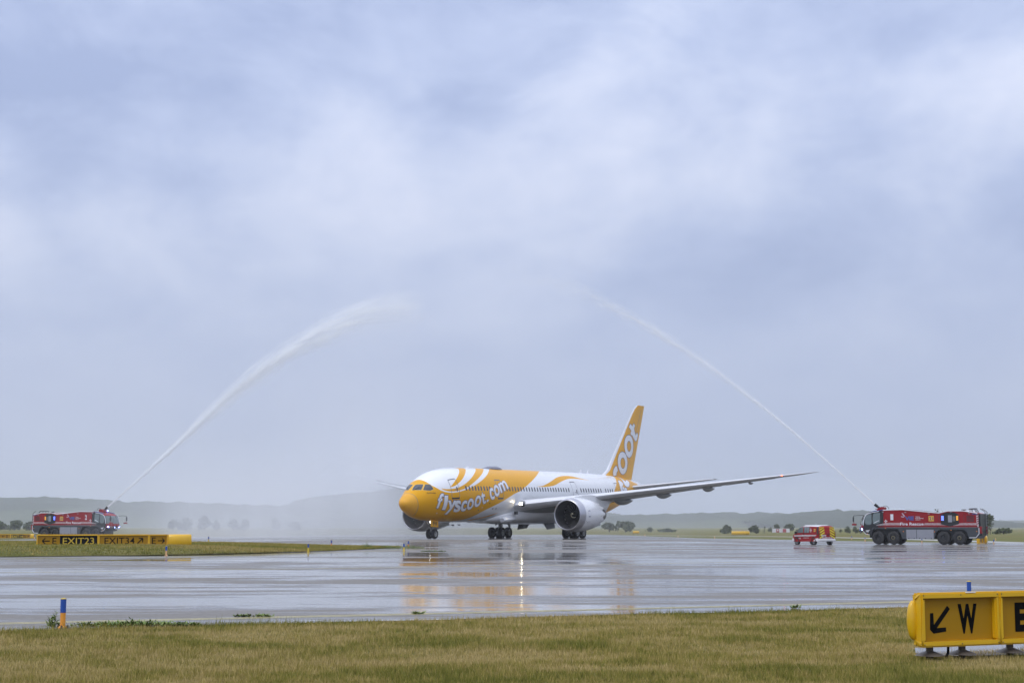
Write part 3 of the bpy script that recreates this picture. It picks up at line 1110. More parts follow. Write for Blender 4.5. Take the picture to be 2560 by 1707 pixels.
# --- letters wrapped round the tail (on the rear fuselage)
def letter_poly(P, parent, outline=0.045):
    Q = crom(P, 3, True)
    lt = poly_patch('letter', Q, LETW, parent, 0.014, 0.3)
    strip_on_skin('letter_outline', Q, 0.07, LETO, lt, 0.02, True)
    return lt


letter_poly([(45.2, 0.80), (45.75, 0.775), (46.12, 0.90), (46.15, 1.03), (45.75, 1.145), (45.15, 1.256), (45.4, 1.392), (45.75, 1.371), (46.1, 1.263), (46.75, 1.32), (46.85, 1.542), (46.6, 2.018), (46.3, 2.26), (45.7, 2.2), (45.5, 1.9), (45.2, 1.6), (44.7, 1.5), (44.5, 1.25), (44.85, 0.95)], plane)
letter_poly([(47.0, 0.28), (47.0, 0.55), (46.7, 0.8), (46.45, 0.982), (46.54, 1.16), (47.2, 1.27), (48.05, 1.199), (48.7, 0.98), (48.95, 0.785), (48.7, 0.648), (48.2, 0.69), (48.0, 0.79), (47.6, 0.8), (47.4, 0.6), (47.5, 0.35)], plane)

# --- wing
def airfoil(n=14, tc=0.12):
    xs = [(1 - cos(pi * k / n)) / 2 for k in range(n + 1)]
    yt = [5 * tc * (0.2969 * sqrt(x) - 0.126 * x - 0.3516 * x * x + 0.2843 * x**3 - 0.1036 * x**4) for x in xs]
    up = [(x, y * 1.05) for x, y in zip(xs, yt)]
    lo = [(x, -y * 0.95) for x, y in zip(xs, yt)]
    return up[::-1] + lo[1:-1]


def wing_geo(y):
    xle = 18.2 + (y - 2.9) * 0.665
    if y > 26.8:
        xle += 2.1 * ((y - 26.8) / 3.26) ** 2.2
    xte = np.interp(y, [1.5, 2.9, 10.0, 26.8, 28.6, 30.06], [30.0, 30.3, 31.1, 36.9, 37.9, 38.75])
    z = 3.43 + 0.1275 * y + 0.12 * max(0, (y - 27.4) / 2.66) ** 2
    tw = np.interp(y, [2, 10, 30], [0.05, 0.035, 0.0])
    return xle, max(0.12, xte - xle), z, tw


WY = [1.6, 2.9, 4.2, 6, 8, 10, 12, 14, 16, 18, 20, 22, 24, 26, 27.2, 28.2, 29.1, 29.7, 30.06]


def build_wing(sgn):
    rings = []
    for y in WY:
        xl, ch, z, tw = wing_geo(y)
        tc = np.interp(y, [2, 10, 30], [0.125, 0.105, 0.085])
        rings.append([(xl + ch * a, sgn * y, z + ch * b - ch * a * tw) for a, b in airfoil(14, tc)])
    mb = MB()
    n = len(rings[0])
    le = n // 2
    mb.loft(rings, 0, True, True, lambda a, k: 1 if abs(k - le + 0.5) < 3.0 else 0)
    w = mb.build('wing', [GREYP, LEMET], plane, smooth=True, flip=FL, angle=50)
    # flap track fairings under the trailing edge
    for y, ln, r in ((10.4, 5.0, .42), (14.6, 4.4, .36), (19.2, 3.6, .30), (23.3, 1.6, .14)):
        xl, ch, z, tw = wing_geo(y)
        x1 = xl + ch + 0.45
        rr = []
        for k in range(11):
            t = k / 10
            s_ = max(0.02, (sin(pi * min(1, t * 1.02) ** 0.75)) ** 0.7)
            xx_ = x1 - ln + ln * t
            zz = z - ch * tw * np.clip((xx_ - xl) / ch, 0, 1) - 0.16 - r * 0.55 * s_
            rr.append([(xx_, sgn * (y + 0.55 * r * s_ * cos(a)), zz + r * s_ * sin(a)) for a in np.linspace(0, 2 * pi, 12, endpoint=False)])
        mb = MB(); mb.loft(rr)
        mb.build('flap_fairing', GREYP, w, smooth=True, flip=FL)
    # flap gap line and lights
    mb = MB()
    for k, (ya, yb, fr) in enumerate(((3.4, 9.6, 0.80), (10.6, 20.5, 0.76), (21, 26, 0.74))):
        P = []
        for y in np.linspace(ya, yb, 8):
            xl, ch, z, tw = wing_geo(y)
            tc = np.interp(y, [2, 10, 30], [0.125, 0.105, 0.085])
            yt = 5 * tc * (0.2969 * sqrt(fr) - 0.126 * fr - 0.3516 * fr**2 + 0.2843 * fr**3 - 0.1036 * fr**4)
            P.append((xl + ch * fr, sgn * y, z - ch * yt * 0.95 - ch * fr * tw - 0.004))
        mb.tube(P, 0.03, 4)
    mb.build('flap_gap', DARKM, w, flip=FL)
    return w


wings = [build_wing(1), build_wing(-1)]

# wing root fairing
rr = []
for x in np.linspace(14.6, 37.5, 26):
    t = (x - 14.6) / 22.9
    s_ = sin(pi * t) ** 0.55 if 0 < t < 1 else 0.0
    hw = 2.2 + 0.98 * s_
    zb = 1.95 - 0.30 * s_
    zt = 2.5 + 1.55 * s_
    zc = (zb + zt) / 2
    rr.append([(x, hw * np.sign(cos(a)) * abs(cos(a)) ** 0.62 * (0.55 + 0.45 * s_), zc + (zt - zb) / 2 * np.sign(sin(a)) * abs(sin(a)) ** 0.8) for a in np.linspace(0, 2 * pi, 28, endpoint=False)])
mb = MB(); mb.loft(rr)
mb.build('belly_fairing', WHITE, plane, smooth=True, flip=FL, angle=60)
for y0 in (2.2, -2.2):
    mb = MB()
    mb.loft([[(x, y0 + s_ * cos(a) * np.sign(y0) * 1.0, 2.2 + 0.05 * (x - 17) + s_ * 0.75 * sin(a)) for a in np.linspace(0, 2 * pi, 10, endpoint=False)] for x, s_ in ((16.2, .30), (16.6, .42), (17.6, .42), (18.6, .30), (19.2, .08))])
    mb.build('air_scoop', WHITE, plane, smooth=True, flip=FL)
    mb = MB()
    mb.box((18.3, y0 + 0.55 * np.sign(y0), 2.95), (0.5, 0.2, 0.34)); mb.build('scoop_inlet', DARKM, plane, flip=FL)
for x, y, h in ((20.6, .3, .42), (23.4, .5, .5), (9.4, 0, .18), (10.6, 0, .15)):
    mb = MB(); mb.prism([(x, 1.75), (x + .55, 1.75), (x + .62, 1.78 - h), (x + .3, 1.78 - h)], y - .03, y + .03)
    mb.build('blade_antenna', GREYP, plane, flip=FL)
for x in (38.2, 40.1, 12.4):
    mb = MB(); z = fus([x], [0])[0][0][2]; h = 0.42 if x > 20 else 0.22
    mb.prism([(x, z - .05), (x + .5, z - .05), (x + .55, z + h), (x + .32, z + h)], -.025, .025)
    mb.build('blade_antenna', LETW, plane, flip=FL)
mb = MB()
mb.loft([[(x, w_ * cos(a), 7.72 + h * max(0, sin(a)) - 0.1 * (sin(a) < 0)) for a in np.linspace(0, 2 * pi, 16, endpoint=False)] for x, w_, h in ((16.2, .1, .05), (16.6, .5, .22), (17.2, .7, .33), (18.3, .72, .36), (19.0, .55, .24), (19.5, .15, .06))])
mb.build('antenna_dome', M('dome_grey', (0.17, 0.18, 0.23), 0.4), plane, smooth=True, flip=FL)

# --- engines
def build_engine(sgn):
    yc, zc, x0 = 9.8 * sgn, 2.70, 17.06
    seg = 48
    mb = MB()
    prof = [(0.0, 1.50), (-0.06, 1.55), (-0.03, 1.61), (0.12, 1.68), (0.4, 1.74), (0.92, 1.79), (0.93, 1.792), (1.7, 1.81), (2.8, 1.78), (3.9, 1.69), (4.8, 1.56), (5.55, 1.41), (5.95, 1.34)]
    def chev(j, k):
        return (0.24 if (k % 4) in (0, 3) else -0.24) if j == len(prof) - 1 else 0
    mb.lathe(prof, (x0, yc, zc), (1, 0, 0), seg, 0, lambda a, k: 1 if a < 6 else 0, rfn=chev)
    e = mb.build('engine', [WHITE, LIPMET], plane, smooth=True, flip=FL, recalc=True, angle=35)
    mb = MB()
    mb.lathe([(0.0, 1.50), (0.12, 1.43), (0.35, 1.37), (0.9, 1.345), (1.75, 1.36)], (x0, yc, zc), (1, 0, 0), seg)
    mb.build('intake_duct', M('intake_lining', (0.05, 0.05, 0.055), 0.4, metal=0.2), e, smooth=True, flip=FL)
    mb = MB()
    mb.lathe([(1.95, 1.36), (1.96, 0.0)], (x0, yc, zc), (1, 0, 0), 24)
    mb.build('fan_backing', BLACK, e, flip=FL)
    mb = MB()
    mb.lathe([(0.98, 0.0), (1.0, 0.05), (1.2, .18), (1.45, .32), (1.75, .43)], (x0, yc, zc), (1, 0, 0), 20)
    sp = mb.build('spinner', BLACK, e, smooth=True, flip=FL)
    mb = MB()
    pa = []
    for k in range(16):
        t = k / 15; a = 0.6 + t * 4.9
        d = 1.06 + 0.36 * t; r = np.interp(d, [0.98, 1.0, 1.2, 1.45, 1.75], [0, .05, .18, .32, .43]) + .012
        pa.append((x0 + d, yc + r * cos(a), zc + r * sin(a)))
    mb.tube(pa, [0.035 + 0.015 * sin(pi * k / 15) for k in range(16)], 5)
    mb.build('spinner_swirl', M('pale_swirl', (0.75, 0.7, 0.5), 0.5), e, flip=FL)
    first = None
    BL = M('fan_blade_metal', (0.075, 0.072, 0.068), 0.35, metal=0.6)
    for b in range(20):
        mb = MB()
        rows = []
        for k in range(7):
            t = k / 6; r = 0.40 + 0.94 * t
            sweep = 0.14 * sin(pi * t)
            tw = radians(20 + 38 * t)
            c = 0.24 + 0.07 * sin(pi * t)
            a0 = b * 2 * pi / 20 + 0.28 * t * t
            for s_ in (-1, 1):
                a = a0 + s_ * c * sin(tw) / r * 0.62
                rows.append((x0 + 1.72 + s_ * c * cos(tw) * 0.55 - sweep * 0.3, yc + r * cos(a), zc + r * sin(a)))
        i = mb.pts(rows)
        for k in range(6):
            mb.face((i + 2 * k, i + 2 * k + 1, i + 2 * k + 3, i + 2 * k + 2))
        mb.build('fan_blade', BL, e, smooth=True, flip=FL, recalc=False)
    mb = MB()
    mb.lathe([(5.0, 1.2), (6.2, 1.02), (7.1, .82), (7.8, .66)], (x0, yc, zc), (1, 0, 0), 28)
    mb.lathe([(7.4, .5), (8.0, .42), (8.9, .08)], (x0, yc, zc), (1, 0, 0), 20, caps=True)
    mb.build('exhaust_nozzle', M('exhaust_metal', (0.2, 0.19, 0.18), 0.4, metal=0.7), e, smooth=True, flip=FL)
    # badge on the cowl side
    y_ = yc + sgn * 0.0
    def cowl(x, z):
        r = np.interp(x - x0, [0.9, 1.7, 2.8, 3.9], [1.79, 1.81, 1.78, 1.69]) + 0.012
        dz = z - zc
        return (x, yc + sgn * sqrt(r * r - dz * dz), z)
    mb = MB(); mb.poly([cowl(*q) for q in ((18.55, 2.48), (18.95, 2.48), (18.95, 3.16), (18.55, 3.16))]); mb.build('maker_badge', BLUEP, e, flip=FL)
    mb = MB()
    for z in (2.56, 2.74, 2.98):
        for dx_ in (0.07, 0.22):
            mb.poly([tuple(np.array(cowl(18.55 + dx_ + a * 0.1, z + b * (0.11 if z != 2.74 else .17))) + (0, .01 * sgn, 0)) for a, b in ((0, 0), (1, 0), (1, 1), (0, 1))])
    mb.build('badge_lettering', LETW, e, flip=FL)
    # nacelle strake and drain marks
    mb = MB(); mb.prism([(18.9, 3.55), (20.4, 3.75), (20.4, 4.25), (19.4, 3.95)], yc - sgn * 1.6 - .02, yc - sgn * 1.6 + .02); mb.build('strake', WHITE, e, flip=FL)
    mb = MB()
    for q in ((18.2, 2.0), (18.5, 1.85), (18.75, 1.95), (20.2, 1.6), (21.6, 2.55)):
        mb.poly([cowl(q[0] + a * .09, q[1] + b * .07) for a, b in ((0, 0), (1, .2), (.9, 1), (.1, .8))])
    mb.build('vent', DARKM, e, flip=FL)
    # pylon
    mb = MB()
    rr = []
    for x, zb, zt, w_ in ((18.6, 4.4, 4.62, .12), (20, 4.2, 4.78, .28), (22, 3.6, 4.86, .34), (24.2, 3.3, 4.7, .34), (26, 3.75, 4.55, .28), (27.6, 4.2, 4.4, .1)):
        rr.append([(x, yc - w_, zb), (x, yc + w_, zb), (x, yc + w_ * .9, zt), (x, yc - w_ * .9, zt)])
    mb.loft(rr)
    mb.build('pylon', WHITE if sgn > 0 else WHITE, plane, smooth=True, flip=FL, angle=50)
    return e


engines = [build_engine(1), build_engine(-1)]

# --- tail
def lifting(name, secs, mats, mfn=None, parent=None):
    """secs: list of (xLE, chord, point at LE, thickness direction, t/c)"""
    rings = []
    for xl, ch, base, td, tc in secs:
        base = np.array(base, float); td = np.array(td, float)
        rings.append([tuple(base + np.array([ch * a, 0, 0]) + td * ch * b) for a, b in airfoil(12, tc)])
    mb = MB(); mb.loft(rings, 0, True, True, mfn)
    return mb.build(name, mats, parent or plane, smooth=True, flip=FL, angle=50)


FZ = [6.9, 7.4, 8.2, 10, 12, 14, 15.6, 16.3, 16.7, 16.86]
FLE = lambda z: float(np.interp(z, [6.9, 7.4, 8.2, 12.35, 14.43, 15.8, 16.4, 16.86], [42.2, 43.6, 45.35, 49.3, 51.3, 52.65, 53.35, 54.3]))
FTE = lambda z: float(np.interp(z, [6.9, 16.86], [52.3, 56.45]))
lef = 12
fin = lifting('tail_fin', [(FLE(z), FTE(z) - FLE(z), (FLE(z), 0, z), (0, 1, 0), np.interp(z, [7, 8.2, 16.8], [0.075, 0.092, 0.085])) for z in FZ], [YELLOW, LEMET],
              lambda a, k: 1 if abs(k - lef + 0.5) < 2.0 else 0)
mb = MB(); P = [(FLE(z) + (FTE(z) - FLE(z)) * 0.70, 0, z) for z in (8, 10, 13, 16.3)]


def fin_y(x, z):
    c = FTE(z) - FLE(z); a = np.clip((x - FLE(z)) / c, 0.001, 1)
    tc = np.interp(z, [7, 8.2, 16.8], [0.075, 0.092, 0.085])
    return 1.05 * c * 5 * tc * (0.2969 * sqrt(a) - 0.126 * a - 0.3516 * a * a + 0.2843 * a**3 - 0.1036 * a**4)


for sgn in (1, -1):
    mb = MB(); mb.tube([(x, sgn * (fin_y(x, z) + .002), z) for x, y, z in P], 0.018, 4); mb.build('rudder_gap', GREYL, fin, flip=FL)


def fin_mesh(name, V, F, mat, parent, off):
    V2, F2 = refine(V, F, 0.35)
    mb = MB(); mb.v = [(a, fin_y(a, b) + off, b) for a, b in V2]; mb.f = F2; mb.m = [0] * len(F2)
    return mb.build(name, mat, parent, smooth=True, flip=FL, recalc=False, angle=180)


def ell(cx, cz, rx, rz, rot, n=28):
    c, s_ = cos(rot), sin(rot)
    return [(cx + rx * cos(a) * c - rz * sin(a) * s_, cz + rx * cos(a) * s_ + rz * sin(a) * c) for a in np.linspace(0, 2 * pi, n, endpoint=False)]


def fin_ring(cx, cz, rx, rz, ix, iz, rot):
    def band(a, b, c, d, n=32):
        A, B = ell(cx, cz, a, b, rot, n), ell(cx, cz, c, d, rot, n)
        V = A + B
        return V, [(k, (k + 1) % n, n + (k + 1) % n, n + k) for k in range(n)]
    V, F = band(rx, rz, ix, iz)
    l_ = fin_mesh('letter', V, F, LETW, plane, 0.012)
    V1, F1 = band(rx + .05, rz + .05, rx - .03, rz - .03); V2, F2 = band(ix + .03, iz + .03, ix - .05, iz - .05)
    fin_mesh('letter_outline', V1 + V2, F1 + [tuple(i + len(V1) for i in f) for f in F2], LETO, l_, 0.018)


def fin_poly(P):
    l_ = fin_mesh('letter', P, [tuple(range(len(P)))], LETW, plane, 0.012)
    Q = np.array(P); n = len(Q); V, F = [], []
    for i in range(n):
        t = Q[(i + 1) % n] - Q[i - 1]; t /= np.linalg.norm(t) + 1e-9; nn = np.array([-t[1], t[0]]) * .045
        V += [tuple(Q[i] + nn), tuple(Q[i] - nn)]
    F = [(2 * i, 2 * i + 1, 2 * ((i + 1) % n) + 1, 2 * ((i + 1) % n)) for i in range(n)]
    fin_mesh('letter_outline', V, F, LETO, l_, 0.018)


fin_ring(51.32, 11.42, 1.42, 1.46, .66, .68, 0.0)
fin_ring(49.34, 9.22, 1.45, 1.45, .70, .68, 0.0)
fin_poly([(51.40, 13.89), (51.87, 14.36), (52.42, 14.08), (52.81, 14.46), (53.32, 14.17), (53.0, 13.78), (53.08, 13.51), (53.5, 12.98), (54.03, 13.32), (54.38, 12.96), (54.0, 12.3), (53.58, 12.12), (53.06, 12.28), (52.3, 12.86), (51.95, 12.86), (51.78, 13.13), (52.03, 13.42)])
fin_poly(crom([(46.5, 7.55), (46.48, 8.07), (46.85, 8.55), (47.45, 8.88), (47.66, 8.62), (47.85, 8.23), (47.5, 8.0), (47.32, 7.6)], 2, True))

for sgn in (1, -1):
    secs = []
    for y in (0.6, 1.6, 4, 7, 9.2, 9.75, 9.95):
        t = (y - 0.6) / 9.35
        xl = 48.6 + 6.75 * t + (0.5 if y > 9.9 else 0.1 if y > 9.7 else 0)
        ch = 5.6 + (1.75 - 5.6) * t - (0.5 if y > 9.9 else 0.1 if y > 9.7 else 0)
        secs.append((xl, ch, (xl, sgn * y, 5.98 + 0.118 * y), (0, 0, 1), 0.1))
    lifting('horizontal_stabilizer', secs, [GREYP, LEMET], lambda a, k: 1 if abs(k - lef + 0.5) < 2.0 else 0)

# --- landing gear
def wheel(mb, c, r, w, axis=(0, 1, 0), seg=24, m_t=0, m_r=1, rim=0.5):
    """tyre with rounded shoulders and a dished rim"""
    h = w / 2
    prof = [(-h * .55, r * rim * .6), (-h * .5, r * rim), (-h * .9, r * rim * 1.08), (-h, r * .78), (-h * .8, r * .95), (-h * .4, r), (h * .4, r), (h * .8, r * .95), (h, r * .78), (h * .9, r * rim * 1.08), (h * .5, r * rim), (h * .55, r * rim * .6)]
    mb.lathe(prof, c, axis, seg, 0, lambda a, k: m_r if a < 2 or a > 8 else m_t)
    for s_ in (-1, 1):
        mb.lathe([(s_ * h * .55, r * rim * .6), (s_ * h * .35, r * rim * .3), (s_ * h * .62, r * rim * .28), (s_ * h * .64, 0.001)], c, axis, seg, 0, lambda a, k: 2 if a == 0 else m_r)


def gear_wheel(parent, c, r, w):
    mb = MB(); wheel(mb, c, r, w)
    return mb.build('wheel', [TYRE, RIM, DARKM], parent, smooth=True, flip=FL, angle=35)


gn = 0.30
mb = MB()
mb.tube([(5.55, 0, 2.3), (5.78, 0, 1.2), (5.8, 0, gn + .5)], [.15, .12, .10], 10)
mb.tube([(5.8, -.42, gn + .51), (5.8, .42, gn + .51)], .07, 8)
mb.tube([(4.5, 0, 2.1), (5.7, 0, 1.45)], .06, 6)
mb.tube([(5.62, .0, 1.45), (5.45, 0, 1.05), (5.72, 0, .85)], .05, 6)
ng = mb.build('nose_gear', STEEL, plane, smooth=True, flip=FL)
for y in (.31, -.31):
    gear_wheel(ng, (5.8, y, gn + .51), .51, .36)
for sgn in (1,):
    mb = MB()
    mb.prism([(4.55, 2.36), (5.98, 2.30), (5.85, 1.47), (4.45, 1.55)], 0, 0.05, 0, lambda u, w_, v: (u, sgn * (0.62 + w_ + (2.3 - v) * 0.12), v))
    d = mb.build('gear_door', YELLOW, plane, flip=FL, bevel=0.015)
    mb = MB()
    for k, s_ in enumerate('FH|'):
        V, F, asp = text2d(s_, 0.015)
        w_ = .24 if s_ != '|' else .05
        b0 = len(mb.v)
        for a, b in V:
            u = 4.93 + k * 0.30 + a * w_; v = 1.68 + b * .42 - (u - 4.9) * .05
            mb.v.append((u, sgn * (0.62 + .052 + (2.3 - v) * .12 + .008), v))
        mb.f += [tuple(i + b0 for i in f) for f in F]; mb.m += [0] * len(F)
    mb.build('door_lettering', BLACK, d, flip=FL, recalc=False)

gm = 0.05
for sgn in (1, -1):
    yc = 4.9 * sgn; xc = 27.65
    mb = MB()
    mb.tube([(xc - .1, yc - .1 * sgn, 4.0), (xc, yc, 1.9), (xc, yc, gm + .66)], [.26, .24, .17], 12)
    mb.tube([(xc - .78, yc, gm + .64), (xc + .78, yc, gm + .64)], .15, 10)
    for dx_ in (-.74, .74):
        mb.tube([(xc + dx_, yc - .75, gm + .64), (xc + dx_, yc + .75, gm + .64)], .1, 8)
    mb.tube([(xc + .2, yc - 1.6 * sgn, 2.6), (xc, yc, 1.6)], .1, 8)
    mb.tube([(xc - 1.8, yc - .3 * sgn, 2.9), (xc, yc, 1.5)], .09, 8)
    mb.tube([(xc + .25, yc, 1.9), (xc + .55, yc, 1.5), (xc + .2, yc, 1.0)], .05, 6)
    mg = mb.build('main_gear', STEEL, plane, smooth=True, flip=FL)
    for dx_ in (-.74, .74):
        for dy in (-.66, .66):
            gear_wheel(mg, (xc + dx_, yc + dy, gm + .64), .64, .5)
    mb = MB(); mb.prism([(xc - .9, 3.6), (xc + .8, 3.6), (xc + .5, 1.75), (xc - .3, 1.5)], yc + sgn * .42, yc + sgn * .48)
    mb.build('gear_door', GREYP, plane, flip=FL)
    mb = MB(); mb.prism([(xc - 1.4, 1.9), (xc + 1.3, 1.9), (xc + 1.0, 1.2), (xc - 1.0, 1.05)], sgn * 1.5, sgn * 1.56, 0, lambda u, w_, v: (u, w_ + sgn * (1.9 - v) * .5, v))
    mb.build('gear_door', GREYP, plane, flip=FL)

# --- lights
LAND = M('landing_light', (1, 1, 1), 0.3, emit=(1.0, 0.84, 0.55, 110.0))
NOSEL = M('taxi_light', (1, 1, 1), 0.3, emit=(1.0, 0.92, 0.8, 8.0))
NAVR = M('red_navigation_light', (1, 0.1, 0.05), 0.3, emit=(1.0, 0.12, 0.06, 8.0))
LENS = M('light_housing', (0.25, 0.25, 0.25), 0.2, metal=0.6)
for sgn in (1, -1):
    mb = MB(); mb.lathe([(0.32, 0.17), (0.0, 0.20), (0.0, 0.235), (0.12, 0.30), (0.6, 0.34)], (18.30, 3.35 * sgn, 3.93), (1, 0, 0), 16, caps=False)
    h_ = mb.build('landing_light', LENS, plane, smooth=True, flip=FL)
    mb = MB(); mb.lathe([(0.0, 0.0), (0.0, 0.13)], (18.50, 3.35 * sgn, 3.93), (1, 0, 0), 14); mb.build('lamp', LAND, h_, flip=FL)
mb = MB(); mb.lathe([(0, 0.0), (0.0, 0.085)], (5.32, 0.12, 2.02), (1, 0, 0), 12); mb.build('taxi_light', NOSEL, plane, flip=FL)
mb = MB(); xl, ch, z, tw = wing_geo(27.3); mb.lathe([(-.02, .0), (0, .06), (.12, .07)], (xl - .05, 27.3, z + .02), (1, 0, 0), 10); mb.build('navigation_light', NAVR, plane, flip=FL)
# ------------------------------------------------------------------ fire engines
RED = M('red_truck_paint', (0.27, 0.011, 0.016), 0.4, spec=0.2, var=0.05, dirt=0.06)
DRED = M('deep_red_stripe', (0.20, 0.006, 0.012), 0.3, var=0.05)
TGREY = M('anthracite_body', (0.045, 0.052, 0.06), 0.4, var=0.12)
TBLK = M('black_trim', (0.013, 0.015, 0.016), 0.35, var=0.15)
ALU = M('silver_locker_door', (0.30, 0.31, 0.35), 0.4, metal=0.3, var=0.05)
CGLASS = M('cab_glass', (0.13, 0.17, 0.17), 0.05, spec=0.9, var=0.15)
TWHT = M('white_truck_trim', (0.72, 0.73, 0.78), 0.35, var=0.05)
STRIPE = M('pale_hatch_stripe', (0.55, 0.48, 0.50), 0.35, var=0.05)
TBLUE = M('blue_truck_panel', (0.035, 0.06, 0.22), 0.3, var=0.06)
LOGOB = M('blue_logo_print', (0.05, 0.085, 0.30), 0.4, var=0.05)
LOGOP = M('pale_logo_print', (0.5, 0.42, 0.50), 0.4, var=0.05)
YPLATE = M('yellow_plate', (0.75, 0.45, 0.05), 0.4, var=0.05)
LBLUE = M('blue_flash_lamp', (0.1, 0.15, 1.0), 0.2, emit=(0.10, 0.16, 1.0, 4.0))
LBLUEW = M('blue_strobe', (0.3, 0.4, 1.0), 0.2, emit=(0.30, 0.42, 1.0, 7.0))
LAMB = M('amber_lamp', (1.0, 0.45, 0.05), 0.2, emit=(1.0, 0.45, 0.06, 0.9))
LAMBO = M('amber_marker', (0.8, 0.25, 0.03), 0.3, var=0.05)
HUB = M('ochre_hub', (0.16, 0.14, 0.08), 0.5, var=0.2)
TL = 13.2


def fire_engine(label, num, code, cx, cy, yaw, nozzle_pitch):
    z0 = min(gzf(cx + 5 * cos(yaw), cy + 5 * sin(yaw)), gzf(cx - 5 * cos(yaw), cy - 5 * sin(yaw)))
    roll = atan2(gzf(cx + 4 * cos(yaw), cy + 4 * sin(yaw)) - gzf(cx - 4 * cos(yaw), cy - 4 * sin(yaw)), 8)
    t = empty('fire_engine', (cx, cy, (gzf(cx + 4 * cos(yaw), cy + 4 * sin(yaw)) + gzf(cx - 4 * cos(yaw), cy - 4 * sin(yaw))) / 2), (0, -roll, yaw))
    tag(t, label, 'fire engine', 'airport fire engines')
    C0 = TL / 2
    X = lambda u: C0 - u
    pf = lambda u, w, v: (X(u), w, v)
    W = 1.5

    def prism(name, poly, w0, w1, mat, parent=t, bevel=0.0):
        mb = MB(); mb.prism(poly, w0, w1, 0, pf)
        return mb.build(name, mat, parent, bevel=bevel)

    body = prism('body', [(2.7, 1.74), (2.7, 3.47), (4.75, 3.5), (8.45, 3.14), (9.33, 3.34), (10.98, 3.34), (12.4, 3.10), (12.4, 1.74)], -W, W, RED, bevel=0.06)
    prism('lower_body', [(1.3, 1.72), (12.5, 1.72), (12.55, 1.05), (12.2, .62), (11.4, .62), (11.25, 1.2), (10.9, 1.5), (8.5, 1.5), (8.1, 1.2), (7.95, .55), (4.65, .55), (4.5, 1.2), (4.2, 1.55), (1.75, 1.55), (1.4, 1.25), (1.3, .9)], -W + .01, W - .01, TGREY, bevel=0.03)
    mb = MB(); mb.box((X(6.6), 0, 1.1), (11.0, 1.7, 0.9)); mb.box((X(2.9), 0, .67), (.3, 2.2, .3)); mb.box((X(9.65), 0, .67), (.3, 2.2, .3)); mb.build('chassis', TBLK, t)
    # cab with a bowed front
    prof = [(0.0, 1.66), (0.10, 1.95), (0.36, 2.55), (0.62, 2.96), (0.98, 3.18), (1.6, 3.33), (2.3, 3.43), (2.72, 3.46), (2.72, 1.74), (1.32, 1.72), (1.25, .95), (0.74, 1.0), (0.2, 1.38)]
    mb = MB()
    rings = []
    ss = [-1, -.93, -.75, -.45, -.15, .15, .45, .75, .93, 1]
    for s_ in ss:
        k = abs(s_)
        bow = 0.62 * k ** 4 + 0.12 * k * k
        rings.append([(X(u + bow * exp(-u / 1.1) + (0.0)), W * s_ * (1.0 if v < 2.2 else 1.0 - 0.05 * (v - 2.2)), v - 0.05 * k ** 6 * (v > 3)) for u, v in prof])
    n = len(prof)
    def mf(a, k):
        inner = 0 < a < len(ss) - 2
        if inner and k in (1, 2): return 1
        if inner and k in (3, 4, 5, 6): return 2
        if inner and k in (0, 12): return 2
        if inner and k == 11: return 0
        return 0
    mb.loft(rings, 0, True, True, mf)
    cab = mb.build('cab', [TBLK, CGLASS, RED], t, smooth=True, angle=25)
    for sgn in (1, -1):
        ex = Vector((-1, 0, 0)) if sgn > 0 else Vector((1, 0, 0))
        # reading direction: on the port side (+Y) text runs from front to rear in u; on the other side from rear to front
        def side(u, v, off): return (X(u), sgn * (W + off), v)
        def panel(name, poly, mat, off, parent=body, thick=0.02):
            mb = MB(); mb.prism(poly, W - 0.02, W + off, 0, lambda u, w, v: (X(u), sgn * w, v)); return mb.build(name, mat, parent)
        def tx(name, s, mat, u0, v0, h, w, bold, off=0.016, parent=body):
            # u0: left end of the ink as read
            o = (X(u0), sgn * (W + off), v0)
            return flat_text(name, s, mat, parent, o, ex, (0, 0, 1), h, w, bold)
        U = (lambda u, w=0: u) if sgn > 0 else (lambda u, w=0: u + w)     # left edge as read
        # cab glazing and trims
        def cabpan(name, poly, mat, off):
            mb = MB(); mb.prism(poly, -0.02, off, 0, lambda u, w, v: (X(u), sgn * (W * (1.0 if v < 2.2 else 1 - .05 * (v - 2.2)) + w), v)); return mb.build(name, mat, cab)
        cabpan('door_window', crom([(0.82, 2.12), (0.88, 2.85), (1.06, 3.05), (1.48, 3.14), (1.50, 2.7), (1.5, 2.12), (1.2, 2.0)], 2, True), CGLASS, .008)
        cabpan('door_window', crom([(1.66, 2.15), (1.66, 3.1), (2.05, 3.2), (2.4, 3.18), (2.5, 2.7), (2.45, 2.3), (2.0, 2.1)], 2, True), CGLASS, .008)
        mb = MB(); mb.tube([(X(1.68), sgn * (W - .02), 2.14), (X(2.28), sgn * (W + .0), 2.43)], .03, 6); mb.build('grab_rail', TWHT, cab)
        P = [(X(u), sgn * (W * .97), v) for u, v in crom([(0.62, 1.95), (0.66, 2.4), (0.82, 2.85), (1.05, 3.1), (1.6, 3.26), (2.3, 3.36)], 3)]
        mb = MB(); mb.tube(P, .035, 5); mb.build('roof_trim', TWHT, cab)
        P = [(X(u), sgn * (W + .005), v) for u, v in ((0.62, 1.36), (0.85, 1.06), (1.25, .98))]
        mb = MB(); mb.tube(P, .03, 5); mb.build('sill_trim', TWHT, cab)
        flat_poly('door_emblem', [[(0, .12), (.55, .2), (.4, .1), (.1, .08)], [(.12, .06), (.42, .06), (.38, -.02), (.16, -.02)]], TWHT, cab, side(0.8 if sgn > 0 else 1.35, 1.28, .012), ex, (0, 0, 1))
        panel('intake_panel', [(2.42, 2.2), (2.42, 3.12), (2.74, 3.2), (2.74, 2.2)], TBLK, .03)
        # stripes: hatched band and deep red band
        panel('red_stripe', [(2.2, 1.75), (2.2, 1.86), (12.4, 1.86), (12.4, 1.75)], DRED, .006)
